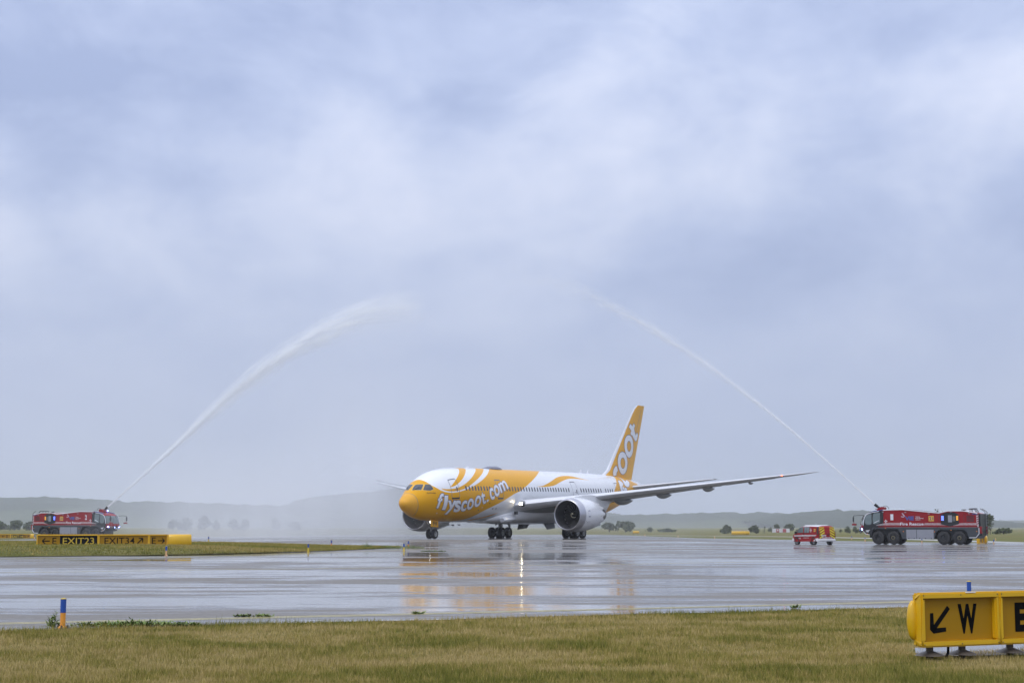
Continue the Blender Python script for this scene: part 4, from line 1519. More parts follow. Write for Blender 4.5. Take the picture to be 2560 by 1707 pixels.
        mb = MB()
        bands = [((2.0, 1.92, 1.98), (3.05, 1.95, 2.2), (4.55, 1.95, 2.2)), ((6.95, 1.95, 2.17), (8.75, 1.95, 2.17), (9.6, 1.88, 1.98)), ((9.9, 1.88, 1.98), (10.7, 1.95, 2.17), (12.4, 1.95, 2.17))]
        for band in bands:
            us = [b[0] for b in band]
            u = us[0]
            while u < us[-1] - .1:
                q = []
                for du, top in ((0, 0), (.075, 0), (.155, 1), (.08, 1)):
                    uu = min(u + du, us[-1])
                    q.append(side(uu, float(np.interp(uu, us, [b[2] if top else b[1] for b in band])), .010))
                mb.poly(q)
                u += .125
        mb.build('hatched_stripe', STRIPE, body, recalc=False)
        # lettering
        tx('fire_lettering', 'Fire Rescue', TWHT, U(4.5, 2.4), 1.93, .30, 2.4, .022)
        tx('number', num, TWHT, U(3.5, .36), 2.46, .62, .30, .03)
        B = lambda d: 4.55 + d if sgn > 0 else 6.92 - d
        tx('emblem_lettering', 'VIE', LOGOB, B(.45), 2.44, .42, .92, .05)
        flat_poly('emblem_wing', [[(0, .0), (.32, -.06), (.30, -.14), (.02, -.1)], [(.06, .3), (.2, .3), (.42, -.02), (.3, -.04)]], LOGOP, body, side(B(.05), 2.88, .016), ex, (0, 0, 1))
        for k, s in enumerate(('Airport', 'International', 'Vienna')):
            tx('emblem_lettering', s, TWHT, B(1.52), 2.45 + k * .155, .10, (.5, .82, .48)[k], .015)
        p_ = panel('number_plate', [(7.42, 2.36), (7.94, 2.36), (7.94, 2.88), (7.42, 2.88)], YPLATE, .012)
        tx('plate_number', code, BLUEP, U(7.47, .42), 2.45, .34, .42, .03, .018, p_)
        flat_poly('cross_emblem', [[(-.04, .04), (.04, .04), (.04, .16), (-.04, .16)], [(-.04, -.16), (.04, -.16), (.04, -.04), (-.04, -.04)], [(.04, -.04), (.16, -.04), (.16, .04), (.04, .04)], [(-.16, -.04), (-.04, -.04), (-.04, .04), (-.16, .04)]], TWHT, body, side(3.0, 2.36, .012), ex, (0, 0, 1))
        # hexagonal pump bay
        hx = panel('pump_bay', [(8.66, 2.05), (8.66, 3.02), (9.2, 3.24), (10.0, 3.24), (10.45, 3.02), (10.45, 2.08), (9.6, 1.84)], TBLK, .03)
        panel('control_box', [(9.38, 2.25), (9.38, 2.95), (9.78, 2.95), (9.78, 2.25)], ALU, .045, hx)
        panel('control_screen', [(9.84, 2.35), (9.84, 2.85), (10.1, 2.85), (10.1, 2.35)], M('screen_grey', (0.12, 0.13, 0.13), .3), .045, hx)
        for k in range(4):
            v = 2.45 + k * .115
            panel('blue_lamp', [(8.71, v), (8.95, v), (8.95, v + .07), (8.71, v + .07)], LBLUE if k < 4 else TBLK, .045, hx)
            panel('amber_lamp', [(10.2, v), (10.4, v), (10.4, v + .07), (10.2, v + .07)], LAMB, .045, hx)
        # rear grille, lockers, edges
        gr = panel('grille', [(11.2, 2.3), (11.2, 2.95), (11.98, 2.95), (11.98, 2.3)], DRED, .012)
        for k in range(5):
            v = 2.34 + k * .12
            panel('louvre', [(11.24, v), (11.94, v), (11.94, v + .05), (11.24, v + .05)], TBLK, .02, gr)
        for a, b in ((5.1, 6.12), (6.17, 7.88)):
            panel('locker_door', [(a, .58), (a, 1.50), (b, 1.50), (b, .58)], ALU, .012, t)
        for u in (5.3, 5.85, 6.4, 7.0, 7.6):
            panel('latch', [(u, .56), (u + .09, .56), (u + .09, .66), (u, .66)], TBLK, .03, t)
        for u in (8.43, 10.95):
            panel('panel_gap', [(u, 1.76), (u, 3.1), (u + .03, 3.1), (u + .03, 1.76)], TBLK, .007)
        mb = MB(); P = [(X(u), sgn * (W + .0), v) for u, v in ((12.42, 1.68), (12.42, 1.1), (12.1, .72), (11.45, .70))]; mb.tube(P, .045, 5); mb.build('corner_trim', TWHT, t)
        panel('corner_stripe', [(12.2, 2.2), (12.2, 3.1), (12.4, 3.04), (12.4, 1.78), (12.3, 1.78)], STRIPE, .011)
        for k in range(5):
            v = 2.0 + k * .22
            panel('corner_hatch', [(12.22, v), (12.22, v + .1), (12.4, v + .2), (12.4, v + .1)], DRED, .015)
        panel('corner_light', [(11.75, 3.02), (11.75, 3.12), (12.35, 3.06), (12.4, 2.98)], TBLUE, .014)
        for u, v in ((2.62, 3.26), (4.95, 3.22), (7.35, 3.08), (9.6, 3.2), (11.4, 3.08)):
            panel('side_lamp', [(u, v), (u + .2, v), (u + .2, v + .08), (u, v + .08)], ALU, .03)
        for u, v in ((2.9, 1.62), (4.75, 1.28), (7.93, 1.25), (9.6, 1.42), (12.15, 1.3), (1.0, 1.02)):
            panel('side_marker', [(u, v), (u + .09, v), (u + .09, v + .08), (u, v + .08)], LAMBO, .02, t)
        # white edge of the roof
        P = [(X(u), sgn * (W - .04), v) for u, v in ((2.72, 3.49), (4.75, 3.53), (8.45, 3.17), (9.33, 3.37), (10.98, 3.37), (12.3, 3.14))]
        mb = MB(); mb.tube(P, .05, 6); mb.build('roof_edge', TWHT, body)
        # wheels
        for u in (2.14, 3.72, 8.86, 10.46):
            mb = MB(); wheel(mb, (X(u), sgn * (W - .27), .675), .675, .52, (0, 1, 0), 28, rim=.42)
            if u in (3.72, 10.46):
                mb.lathe([(sgn * .27, .2), (sgn * .28, .13)], (X(u), sgn * (W - .27), .675), (0, 1, 0), 16, 3)
            mb.build('wheel', [TYRE, TBLK, DARKM, HUB], t, smooth=True, angle=35)
        # mirror arm
        mb = MB(); P = [(X(.75), sgn * 1.42, 2.95), (X(.2), sgn * 1.62, 2.98), (X(-.3), sgn * 1.72, 2.93), (X(-.36), sgn * 1.72, 2.75)]; mb.tube(P, .035, 6)
        mr = mb.build('mirror_arm', TBLK, t)
        mb = MB(); mb.box((X(-.34), sgn * 1.72, 2.56), (.1, .26, .5)); mb.build('mirror', TBLK, mr, bevel=.03)
        mb = MB(); mb.box((X(-.30), sgn * 1.55, 2.02), (.42, .3, .17)); mb.tube([(X(-.34), sgn * 1.72, 2.35), (X(-.3), sgn * 1.6, 2.05)], .03, 5); mb.build('mirror_lamp', RED, mr)
        # headlamps, strobes
        mb = MB(); mb.box((X(.42), sgn * 1.12, 1.55), (.2, .3, .2)); mb.build('headlight', LBLUEW if sgn > 0 or num == '2' else ALU, t, bevel=.03)
    # front dress
    mb = MB(); mb.box((X(.03), 0, 1.45), (.14, 1.2, .24)); mb.build('front_grille', TBLK, t, bevel=.03)
    for s_ in (-.42, .42):
        mb = MB(); mb.lathe([(0, 0.0), (0, .085)], (X(-.075), s_, 1.47), (1, 0, 0), 10); mb.build('front_strobe', LBLUEW, t)
    mb = MB(); mb.box((X(-.06), 0, 1.30), (.04, .52, .11)); mb.build('front_plate', TWHT, t)
    mb = MB()
    for s_ in (-1, 1):
        for k in range(4):
            y = s_ * (0.72 + k * .13)
            mb.poly([(X(.02 + .05 * k), y, 1.42), (X(.02 + .05 * k), y + s_ * .06, 1.42), (X(-.0 + .05 * k), y + s_ * .16, 1.66), (X(-.0 + .05 * k), y + s_ * .10, 1.66)])
    mb.build('bumper_hatch', TWHT, t, recalc=False)
    mb = MB(); mb.tube([(X(.02), -.7, 1.98), (X(.30), -.15, 2.7)], .02, 4); mb.tube([(X(.02), .5, 1.98), (X(.30), .9, 2.65)], .02, 4); mb.build('wiper', TBLK, t)
    for s_ in (-.9, .9):
        mb = MB(); mb.tube([(X(.2), s_ * .55, 2.0), (X(.55), s_ * .55, 2.95)], .03, 5); mb.build('window_pillar', TBLK, cab)
    # roof: deck, blue flank, water cannon
    for sgn in (1, -1):
        mb = MB(); mb.prism([(1.1, 3.23), (2.65, 3.47), (2.65, 3.56), (1.6, 3.40)], sgn * 1.02, sgn * 1.36, 0, pf); mb.build('light_bar', TBLUE, t, bevel=.02)
    mb = MB(); mb.prism([(5.0, 3.4), (8.3, 3.1), (8.3, 3.24), (5.0, 3.56)], -1.3, 1.3, 0, pf); mb.build('roof_deck', TBLK, t)
    mb = MB(); mb.prism([(1.75, 3.38), (2.55, 3.46), (2.6, 3.80), (2.2, 3.86), (1.78, 3.66)], -.42, .42, 0, pf); mon = mb.build('water_cannon', RED, t, bevel=.05)
    a = nozzle_pitch
    b0 = Vector((X(1.95), 0, 3.72))
    d = Vector((cos(a), 0, sin(a)))
    mb = MB(); mb.tube([b0, b0 + d * .25, b0 + d * .3, b0 + d * .62], [.12, .12, .15, .15], 12); mb.build('nozzle', TBLK, mon, smooth=True)
    mb = MB(); mb.tube([(X(2.1 + .35 * (1 - cos(k * pi / 10))), -.46, 3.62 + .34 * sin(k * pi / 10)) for k in range(11)], .025, 6); mb.build('cannon_hoop', TBLK, mon)
    mb = MB(); mb.lathe([(0, .0), (0, .09), (.08, .08)], (X(1.7), .3, 3.62), (1, 0, 0), 10); mb.build('work_light', LBLUEW if num == '2' else ALU, mon)
    # things on the roof
    mb = MB(); mb.lathe([(0, .08), (.1, .1), (.14, .26), (.2, .24), (.2, 0)], (X(10.75), .5, 3.34), (0, 0, 1), 14); mb.build('roof_vent', TBLK, t, smooth=True)
    for y in (.35, -.2, -.8):
        mb = MB(); mb.tube([(X(11.3), y, 3.2), (X(11.35), y, 3.62), (X(11.75), y, 3.6), (X(12.0), y, 3.14)], .035, 5); mb.tube([(X(11.2), y - .1, 3.58), (X(11.8), y + .1, 3.62)], .05, 5); mb.build('roof_rail', TBLK, t)
    # rear: ladder panel, tail lamps
    mb = MB(); mb.prism([(12.36, 1.2), (12.36, 3.06), (12.52, 3.12), (12.58, 3.0), (12.58, 1.35), (12.48, .95)], -1.42, 1.42, 0, pf); rear = mb.build('rear_panel', TBLK, t, bevel=.04)
    mb = MB()
    for s_ in (-.45, .45):
        mb.tube([(X(12.68), s_ - .7, .9), (X(12.68), s_ - .7, 3.3), (X(12.2), s_ - .7, 3.62)], .035, 6)
    for k in range(8):
        mb.tube([(X(12.68), -1.15, 1.0 + k * .3), (X(12.68), -.25, 1.0 + k * .3)], .025, 5)
    mb.build('ladder', TBLK, t)
    for s_ in (-1.2, 1.2):
        mb = MB(); mb.prism([(12.4, 1.15), (12.4, 1.75), (12.5, 1.85), (12.68, 1.8), (12.68, 1.1)], s_ - .28, s_ + .28, 0, pf); tl = mb.build('tail_lamp', RED, t, bevel=.03)
        mb = MB(); mb.box((X(12.69), s_, 1.5), (.04, .3, .36)); mb.build('lens', TBLK, tl)
    mb = MB(); mb.prism([(12.1, .75), (12.6, .95), (12.62, 1.25), (12.1, 1.1)], -1.2, 1.2, 0, pf); mb.build('rear_bumper', TBLK, t)
    return t


def yaw_of(x, y):
    return atan2(y, x)


T1 = (42.35, 165.3); Y1 = yaw_of(-0.875, 0.484)
T2 = (-57.9, 213.5); Y2 = yaw_of(0.92, -0.392)
fe1 = fire_engine('red airport fire engine numbered 1, spraying to the left beside the small van', '1', '21', T1[0], T1[1], Y1, radians(38))
fe2 = fire_engine('red airport fire engine numbered 2, spraying to the right behind the exit sign', '2', '22', T2[0], T2[1], Y2, radians(42))

# ------------------------------------------------------------------ command van
VRED = M('red_van_paint', (0.30, 0.009, 0.012), 0.4, spec=0.2, var=0.05)
VYEL = M('lime_chevron', (0.72, 0.68, 0.02), 0.35, var=0.04)
VWHT = M('white_van_paint', (0.74, 0.74, 0.76), 0.3, var=0.04, dirt=0.1)


def build_van():
    cx, cy = 30.2, 161.5
    yaw = yaw_of(-0.36, 0.93)
    t = empty('van', (cx, cy, gzf(cx, cy)), (0, 0, yaw))
    tag(t, 'small red fire command van with yellow rear chevrons driving away', 'van')
    L, W = 5.14, 0.96
    X = lambda u: L / 2 - u
    prof = [(0.02, .45), (0.0, .75), (.10, .97), (.72, 1.15), (1.48, 1.80), (1.9, 1.88), (3.4, 1.91), (4.9, 1.88), (5.05, 1.72), (5.13, 1.15), (5.13, .78), (5.13, .62), (5.05, .35), (.2, .30)]
    rings = []
    ss = [-1, -.96, -.8, -.4, 0, .4, .8, .96, 1]
    for s_ in ss:
        k = abs(s_)
        rings.append([(X(u + .28 * k**4 * exp(-u / .6) - .14 * k**5 * (u > 4.8)), s_ * W * (1 if v < 1.1 else 1 - .16 * (v - 1.1)), v - .09 * k**6 * (v > 1.7) - .02 * k * k * (v > 1.7)) for u, v in prof])
    mb = MB()
    def mf(a, k):
        if k == 3 and 0 < a < 7: return 1
        if k in (11, 12): return 2
        if k in (5, 6) and 0 < a < 7: return 2
        return 0
    mb.loft(rings, 0, True, True, mf)
    body = mb.build('body', [VRED, CGLASS, VWHT], t, smooth=True, angle=30)
    for sgn in (1, -1):
        def S(u, v, off): return (X(u), sgn * (W * (1 if v < 1.1 else 1 - .16 * (v - 1.1)) + off), v)
        def panel(name, poly, mat, off, parent=body):
            mb = MB(); n = len(poly)
            mb.poly([S(u, v, off) for u, v in poly]); mb.poly([S(u, v, -.02) for u, v in poly][::-1])
            for k in range(n):
                a, b = poly[k], poly[(k + 1) % n]
                mb.poly([S(*a, off), S(*a, -.02), S(*b, -.02), S(*b, off)])
            return mb.build(name, mat, parent)
        panel('side_window', [(.94, 1.18), (1.5, 1.70), (2.12, 1.77), (2.14, 1.19)], CGLASS, .006)
        panel('side_window', [(2.32, 1.19), (2.30, 1.77), (3.28, 1.78), (3.30, 1.20)], CGLASS, .006)
        panel('window_divider', [(2.78, 1.19), (2.78, 1.77), (2.83, 1.77), (2.83, 1.19)], TBLK, .012)
        panel('rear_pillar', [(4.72, 1.05), (4.66, 1.78), (4.92, 1.78), (4.98, 1.05)], TBLK, .006)
        panel('white_band', [(.5, .80), (.5, .96), (4.6, 1.0), (4.6, .88)], STRIPE, .006)
        panel('wheel_arch_bumper', [(4.1, .40), (4.45, .62), (5.0, .68), (5.0, .36)], VWHT, .008)
        panel('front_bumper', [(.15, .36), (.12, .62), (.4, .64), (.5, .4)], VWHT, .010)
        ex = Vector((-1, 0, 0)) if sgn > 0 else Vector((1, 0, 0))
        U = (lambda u, w: u) if sgn > 0 else (lambda u, w: u + w)
        def tx(s, u, w, v, h, mat=VWHT, b=.02): return flat_text('lettering', s, mat, body, S(U(u, w), v, .014), ex, (0, 0, 1), h, w, b)
        tx('Fire Rescue', 2.0, 1.5, .84, .15)
        tx('Command Unit', 2.2, 1.1, .66, .09)
        tx('VIE', 1.35, .4, .56, .15)
        flat_poly('cross_emblem', [[(-.05, .05), (.05, .05), (.05, .2), (-.05, .2)], [(-.05, -.2), (.05, -.2), (.05, -.05), (-.05, -.05)], [(.05, -.05), (.16, -.05), (.16, .05), (.05, .05)], [(-.16, -.05), (-.05, -.05), (-.05, .05), (-.16, .05)]], VWHT, body, S(3.6, 1.44, .012), ex, (0, 0, 1))
        pl = panel('number_plate', [(4.12, 1.30), (4.12, 1.58), (4.42, 1.58), (4.42, 1.30)], YPLATE, .008)
        flat_text('plate_number', '10', BLUEP, pl, S(U(4.16, .22), 1.36, .016), ex, (0, 0, 1), .16, .22, .02)
        panel('door_handle', [(2.15, 1.06), (2.15, 1.1), (2.35, 1.1), (2.35, 1.06)], TBLK, .02)
        panel('door_gap', [(2.2, .4), (2.2, 1.15), (2.215, 1.15), (2.215, .4)], TBLK, .004)
        panel('door_gap', [(3.4, .45), (3.4, 1.8), (3.415, 1.8), (3.415, .45)], TBLK, .004)
        mb = MB(); mb.box((X(.98), sgn * 1.08, 1.2), (.16, .22, .24)); mb.build('mirror', TBLK, t, bevel=.03)
        for u in (.98, 4.12):
            mb = MB(); wheel(mb, (X(u), sgn * (W - .13), .335), .335, .24, (0, 1, 0), 20, rim=.62)
            mb.build('wheel', [TYRE, STEEL, DARKM], t, smooth=True, angle=35)
            mb = MB(); mb.lathe([(sgn * .0, .43), (sgn * .012, .43), (sgn * .012, .3)], (X(u), sgn * (W + .0), .36), (0, 1, 0), 20); mb.build('wheel_arch', TBLK, t)
        mb = MB(); mb.tube([(X(2.0), sgn * .6, 1.92), (X(4.3), sgn * .6, 1.95)], .035, 6); mb.build('roof_rail', VWHT, t)
    # tail: doors with chevrons, plate, lettering
    RX = X(5.13)
    def R(y, v): return (X(5.13 if v < 1.15 else 5.13 - (v - 1.15) * .14) - .012, y, v)
    mb = MB()
    for s_ in (-1, 1):
        for k in range(5):
            v0 = .62 + k * .26
            q = []
            for a, b in ((.30, 0.30), (.30, .42), (.86, .12), (.86, .0)):
                vv = min(1.74, max(.60, v0 + b)); q.append(R(s_ * a, vv))
            mb.poly(q if s_ > 0 else q[::-1])
    mb.build('chevron', VYEL, t, recalc=False)
    mb = MB(); mb.poly([R(-.02, .62), R(.02, .62), R(.02, 1.75), R(-.02, 1.75)]); mb.build('door_gap', TBLK, t, recalc=False)
    mb = MB(); mb.box((RX - .02, .42, .93), (.03, .52, .12)); pl = mb.build('license_plate', VWHT, t)
    flat_text('plate_lettering', 'W 2847', BLACK, pl, (RX - .037, .64, .90), (0, -1, 0), (0, 0, 1), .07, .42, .02)
    flat_text('lettering', 'FEUERWEHR', VWHT, t, (RX - .014, .62, .64), (0, -1, 0), (0, 0, 1), .13, 1.2, .02)
    mb = MB(); mb.box((RX - .05, -.12, 1.07), (.06, .25, .06)); mb.build('door_handle', TBLK, t)
    mb = MB(); mb.prism([(4.95, .36), (5.2, .38), (5.22, .56), (4.95, .6)], -.93, .93, 0, lambda u, w, v: (X(u), w, v)); mb.build('rear_bumper', VWHT, t, bevel=.03)
    for s_ in (-1, 1):
        mb = MB(); mb.box((RX + .06, s_ * .91, 1.02), (.12, .1, .62)); mb.build('tail_lamp', DRED, t, bevel=.02)
    mb = MB(); mb.tube([(X(3.1), 0, 1.92), (X(3.1), 0, 2.15)], .02, 5); mb.build('antenna', VWHT, t)
    mb = MB(); mb.box((X(2.0), 0, 1.95), (.3, 1.1, .06)); mb.build('light_bar', VWHT, t, bevel=.03)
    return t


build_van()
# ------------------------------------------------------------------ signs
SYEL = M('yellow_sign_housing', (0.72, 0.42, 0.006), 0.35, coat=0.2, var=0.05, dirt=0.08)
SFACE = M('amber_sign_face', (0.36, 0.19, 0.002), 0.5, spec=0.25, var=0.05)
SBLK = M('black_sign_face', (0.006, 0.006, 0.008), 0.8, spec=0.05, var=0.1)
SLEG = M('sign_leg_metal', (0.12, 0.1, 0.08), 0.5, metal=0.4, var=0.2)
ARROW = [(0, -.045), (.62, -.045), (.62, .045), (0, .045)]


def arrow_polys(ang, size):
    """shaft and head as flat pieces; ang = direction it points (0 = right)"""
    sh = [(-.5, -.075), (.42, -.075), (.42, .075), (-.5, .075)]
    h1 = [(.5, 0.0), (.5, 0.09), (.12, .42), (.03, .33), (.36, 0.0)]
    h2 = [(.5, 0.0), (.36, 0.0), (.03, -.33), (.12, -.42), (.5, -.09)]
    c, s_ = cos(ang), sin(ang)
    return [[((x * c - y * s_) * size, (x * s_ + y * c) * size) for x, y in P] for P in (sh, h1, h2)]


def airfield_sign(label, loc_, yaw, h, zb, modules, legs=True, depth=0.26, bold=0.022):
    """modules: (width, [face pieces]); a face piece is (x0, x1, 'Y' or 'K', [(text, centre x) or (angle, centre x)])"""
    t = empty('airfield_sign', loc_, (0, 0, yaw))
    tag(t, label, 'sign', 'yellow airfield signs')
    x = 0.0
    d = depth
    for mod in modules:
        w = mod[0]
        if mod[1] is None:                       # blank rounded module
            mb = MB()
            rr = []
            for xx in (x + .01, x + .04, x + w - .04, x + w - .01):
                k = .9 if xx in (x + .01, x + w - .01) else 1.0
                rr.append([(xx, -.02 + d * .75 * cos(a) * k, zb + h / 2 + h / 2 * k * np.sign(sin(a)) * abs(sin(a)) ** .8) for a in np.linspace(0, 2 * pi, 20, endpoint=False)])
            mb.loft(rr)
            mb.build('blank_module', SYEL, t, smooth=True, angle=50)
            x += w
            continue
        mb = MB()
        f = 0.075
        # housing: a ring frame in front of a closed box
        mb.box((x + w / 2, d / 2 + .03, zb + h / 2), (w - .02, d - .06, h - .02))
        for cx_, cz_, sx, sz in ((x + w / 2, zb + f / 2, w, f), (x + w / 2, zb + h - f / 2, w, f), (x + f / 2, zb + h / 2, f, h - 2 * f), (x + w - f / 2, zb + h / 2, f, h - 2 * f)):
            mb.box((cx_, 0.0, cz_), (sx - .006, .13, sz))
        hs = mb.build('sign_housing', SYEL, t, bevel=0.022)
        mb = MB()
        for bx in (x + f / 2, x + w / 2, x + w - f / 2):
            for bz in (zb + f / 2, zb + h - f / 2):
                mb.lathe([(0, .009), (.006, .008), (.008, .001)], (bx, -.064, bz), (0, -1, 0), 7)
        mb.build('frame_screw', SLEG, hs)
        for x0, x1, kind, items in mod[1]:
            mb = MB(); mb.box((x + (x0 + x1) / 2, .035, zb + h / 2), (x1 - x0, .04, h - 2 * f + .01))
            face = mb.build('sign_face', SFACE if kind == 'Y' else SBLK, hs)
            lm = M('black_sign_print', (0.006, 0.006, 0.007), 0.8, spec=0.03, var=0.05)
            if kind == 'K':
                lm = M('yellow_sign_print', (0.62, 0.42, 0.03), 0.4, var=0.05)
            for it, xc, wd in items:
                if isinstance(it, str):
                    V, F, asp = text2d(it, 0.022)
                    hh = mod[2]
                    flat_text('sign_lettering', it, lm, face, (x + xc - wd / 2, .012, zb + h / 2 - hh / 2), (1, 0, 0), (0, 0, 1), hh, wd, bold)
                else:
                    flat_poly('sign_arrow', arrow_polys(it, wd), lm, face, (x + xc, .012, zb + h / 2), (1, 0, 0), (0, 0, 1))
        x += w
    if legs:
        lx = [0.25]
        xx = 0
        for mod in modules:
            xx += mod[0]; lx += [xx - .55, xx + .3]
        for u in lx[:3] if depth < .2 else lx:
            if u > x: continue
            mb = MB()
            mb.tube([(u, .1, zb + .02), (u, .1, zb - .16)], .05, 8)
            mb.lathe([(0, .2), (.02, .17), (.06, .06)], (u, .1, zb - .12), (0, 0, 1), 14)
            mb.tube([(u, .1, zb - .12), (u, .1, zb - .3)], .04, 8)
            mb.build('sign_leg', SLEG, t, smooth=True)
    return t


# near sign at the right edge
yw = radians(25)
ns = airfield_sign('large yellow sign with black arrow and W on the near grass', (5.52, 22.0, gzf(5.5, 22)), yw, .735, .175, [
    (1.36, [(.075, 1.285, 'Y', [(radians(-133), .375, .44), ('W', .85, .335)])], .405),
    (1.62, [(.075, 1.545, 'Y', [('E', .45, .23), (radians(45), 1.1, .46)])], .405)], depth=0.15, bold=.05)
mb = MB()
rr = []
for xx, k in ((.06, 1), (-.02, .95), (-.06, .78), (-.085, .48), (-.09, .1)):
    rr.append([(xx, .12 + .07 * k * cos(a), .165 + .37 + .28 * k * sin(a)) for a in np.linspace(0, 2 * pi, 18, endpoint=False)])
mb.loft(rr); mb.build('end_cap', SYEL, ns, smooth=True, angle=60)
mb = MB(); mb.tube([(.56, .08, .2), (.54, .07, .08), (.48, .05, .02)], .018, 6); mb.build('cable', SBLK, ns)
mb = MB(); mb.box((.86, -.02, .903), (.17, .09, .012)); mb.build('reflector', VWHT, ns)

yw = atan2(3.1, 8.8)
airfield_sign('long yellow and black sign reading E EXIT23 EXIT34 E on the grass island', (-28.9, 98.0, 0.0), yw, .80, .535, [
    (3.66, [(.075, 1.37, 'Y', [(pi, .55, .46), ('E', 1.05, .24)]), (1.37, 3.585, 'K', [('EXIT23', 2.47, 1.86)])], .40),
    (3.05, [(.075, 2.975, 'Y', [('EXIT34', 1.27, 1.82), (radians(45), 2.52, .46)])], .40),
    (1.16, [(.075, 1.085, 'Y', [('E', .30, .24), (0.0, .76, .42)])], .40),
    (1.45, None, 0)], bold=.006)
airfield_sign('distant yellow and black sign reading D EXIT14 D by the fire engine', (-83.6, 262.0, 0.0), radians(8), .80, gzf(-80, 262) + .08, [
    (2.05, [(.075, 1.975, 'Y', [(pi, .9, .42), ('D', 1.48, .26)])], .42),
    (3.15, [(.075, 2.0, 'K', [('EXIT14', 1.04, 1.75)]), (2.0, 3.075, 'Y', [('D', 2.26, .25), (radians(45), 2.72, .38)])], .42),
    (.55, None, 0)])
airfield_sign('yellow sign with arrow partly hidden behind the tail of the fire engine', (50.0, 172.6, 0.0), radians(62), .86, gzf(52, 177) + .0, [
    (1.7, [(.075, 1.625, 'Y', [('D', .5, .26), ('A', 1.1, .28)])], .42), (1.2, [(.075, 1.125, 'Y', [(radians(45), .6, .46)])], .42), (.6, None, 0)])
airfield_sign('plain orange back of a long sign on the far grass', (47.0, 345.0, 0.0), radians(4), .72, gzf(50, 345) + .12, [(3.9, None, 0)])
airfield_sign('small orange back of a sign seen in mist right of the tail', (36.0, 480.0, 0.0), 0, .7, gzf(36, 480) + .1, [(1.9, None, 0)])

# ------------------------------------------------------------------ marker posts
PBLUE = M('blue_post_sleeve', (0.015, 0.075, 0.36), 0.35, var=0.06)
PORA = M('orange_post_base', (0.75, 0.30, 0.03), 0.4, var=0.06)
PYEL = M('yellow_post_base', (0.7, 0.5, 0.04), 0.4, var=0.06)
PPALE = M('faded_orange_base', (0.72, 0.42, 0.20), 0.45, var=0.06)


def post(label, x, y, base, blue=True, h=.54, z=None):
    t = empty('marker_post', (x, y, gzf(x, y) if z is None else z))
    tag(t, label, 'marker post', 'taxiway edge marker posts')
    r = .048
    mb = MB(); mb.lathe([(0, .09), (.02, .085), (.05, r * 1.05), (.07, r), (h * .52, r)], (0, 0, 0), (0, 0, 1), 16)
    mb.build('post_base', base, t, smooth=True, angle=30)
    if blue:
        mb = MB(); mb.lathe([(h * .52, r + .003), (h * .96, r + .003)], (0, 0, 0), (0, 0, 1), 16); mb.build('sleeve', PBLUE, t, smooth=True)
        mb = MB(); mb.lathe([(h * .96, r + .006), (h * .985, r + .004), (h, 0.001)], (0, 0, 0), (0, 0, 1), 16); mb.build('post_cap', PYEL, t, smooth=True, angle=30)
    else:
        mb = MB(); mb.lathe([(h * .52, r), (h * .6, 0.001)], (0, 0, 0), (0, 0, 1), 12); mb.build('post_cap', base, t)
    mb = MB()
    for a in (0, pi / 2, pi, 3 * pi / 2):
        mb.box((.085 * cos(a), .085 * sin(a), .03), (.03, .03, .06))
    mb.build('base_bolt', SLEG, t)
    return t


xp = lambda px_, D: (px_ - 1280) * D / 4000
post('blue and orange post standing nearest on the left, by the weeds', xp(172, 28.9), 28.9, PORA)
post('blue post whose top shows above the near yellow sign', xp(2410, 38), 38, PORA)
post('blue post with pale base at the grass edge below the long exit sign', xp(423, 86.5), 86.5, PPALE)
post('blue and yellow post midway along the island grass edge', xp(775, 98.5), 98.5, PYEL)
post('blue and yellow post, the left one of the pair at the island tip', xp(1012, 101), 101, PYEL)
post('blue and orange post, the right one of the pair at the island tip', xp(1023, 118), 118, PORA)
post('blue post half hidden behind the island grass right of the long exit sign', xp(527, 146), 146, PYEL)
post('blue post half hidden behind the island grass near its tip', xp(832, 124), 124, PORA)
post('blue post behind the rear wheel of fire engine 2', xp(95, 205), 205, PPALE)
post('blue and pale orange post between the van and fire engine 1, the farther one', xp(2123, 226), 226, PPALE)
post('blue and pale orange post under the mirror of fire engine 1', xp(2156, 200), 200, PPALE)
post('blue and pale orange post seen under the lockers of fire engine 1', xp(2297, 181), 181, PPALE)
post('blue and pale orange post behind the tail of fire engine 1', xp(2475, 166), 166, PPALE)
post('small orange marker on the far grass edge just right of the engine', xp(1610, 272), 272, PPALE, False)
post('small orange marker on the far grass edge below the wing', xp(1692, 264), 264, PPALE, False)
post('small orange marker on the far grass edge left of the van', xp(1783, 252), 252, PPALE, False)
post('small orange marker in the grass right of the sign behind fire engine 1', xp(2480, 210), 210, PPALE, False)

# ------------------------------------------------------------------ trees and bushes
LEAF = blade_mat('tree_leaves', [(0.0, (0.04, 0.055, 0.024)), (0.5, (0.075, 0.095, 0.042)), (1.0, (0.125, 0.145, 0.065))])
BARK = M('bark', (0.07, 0.055, 0.04), 0.9, var=0.3)


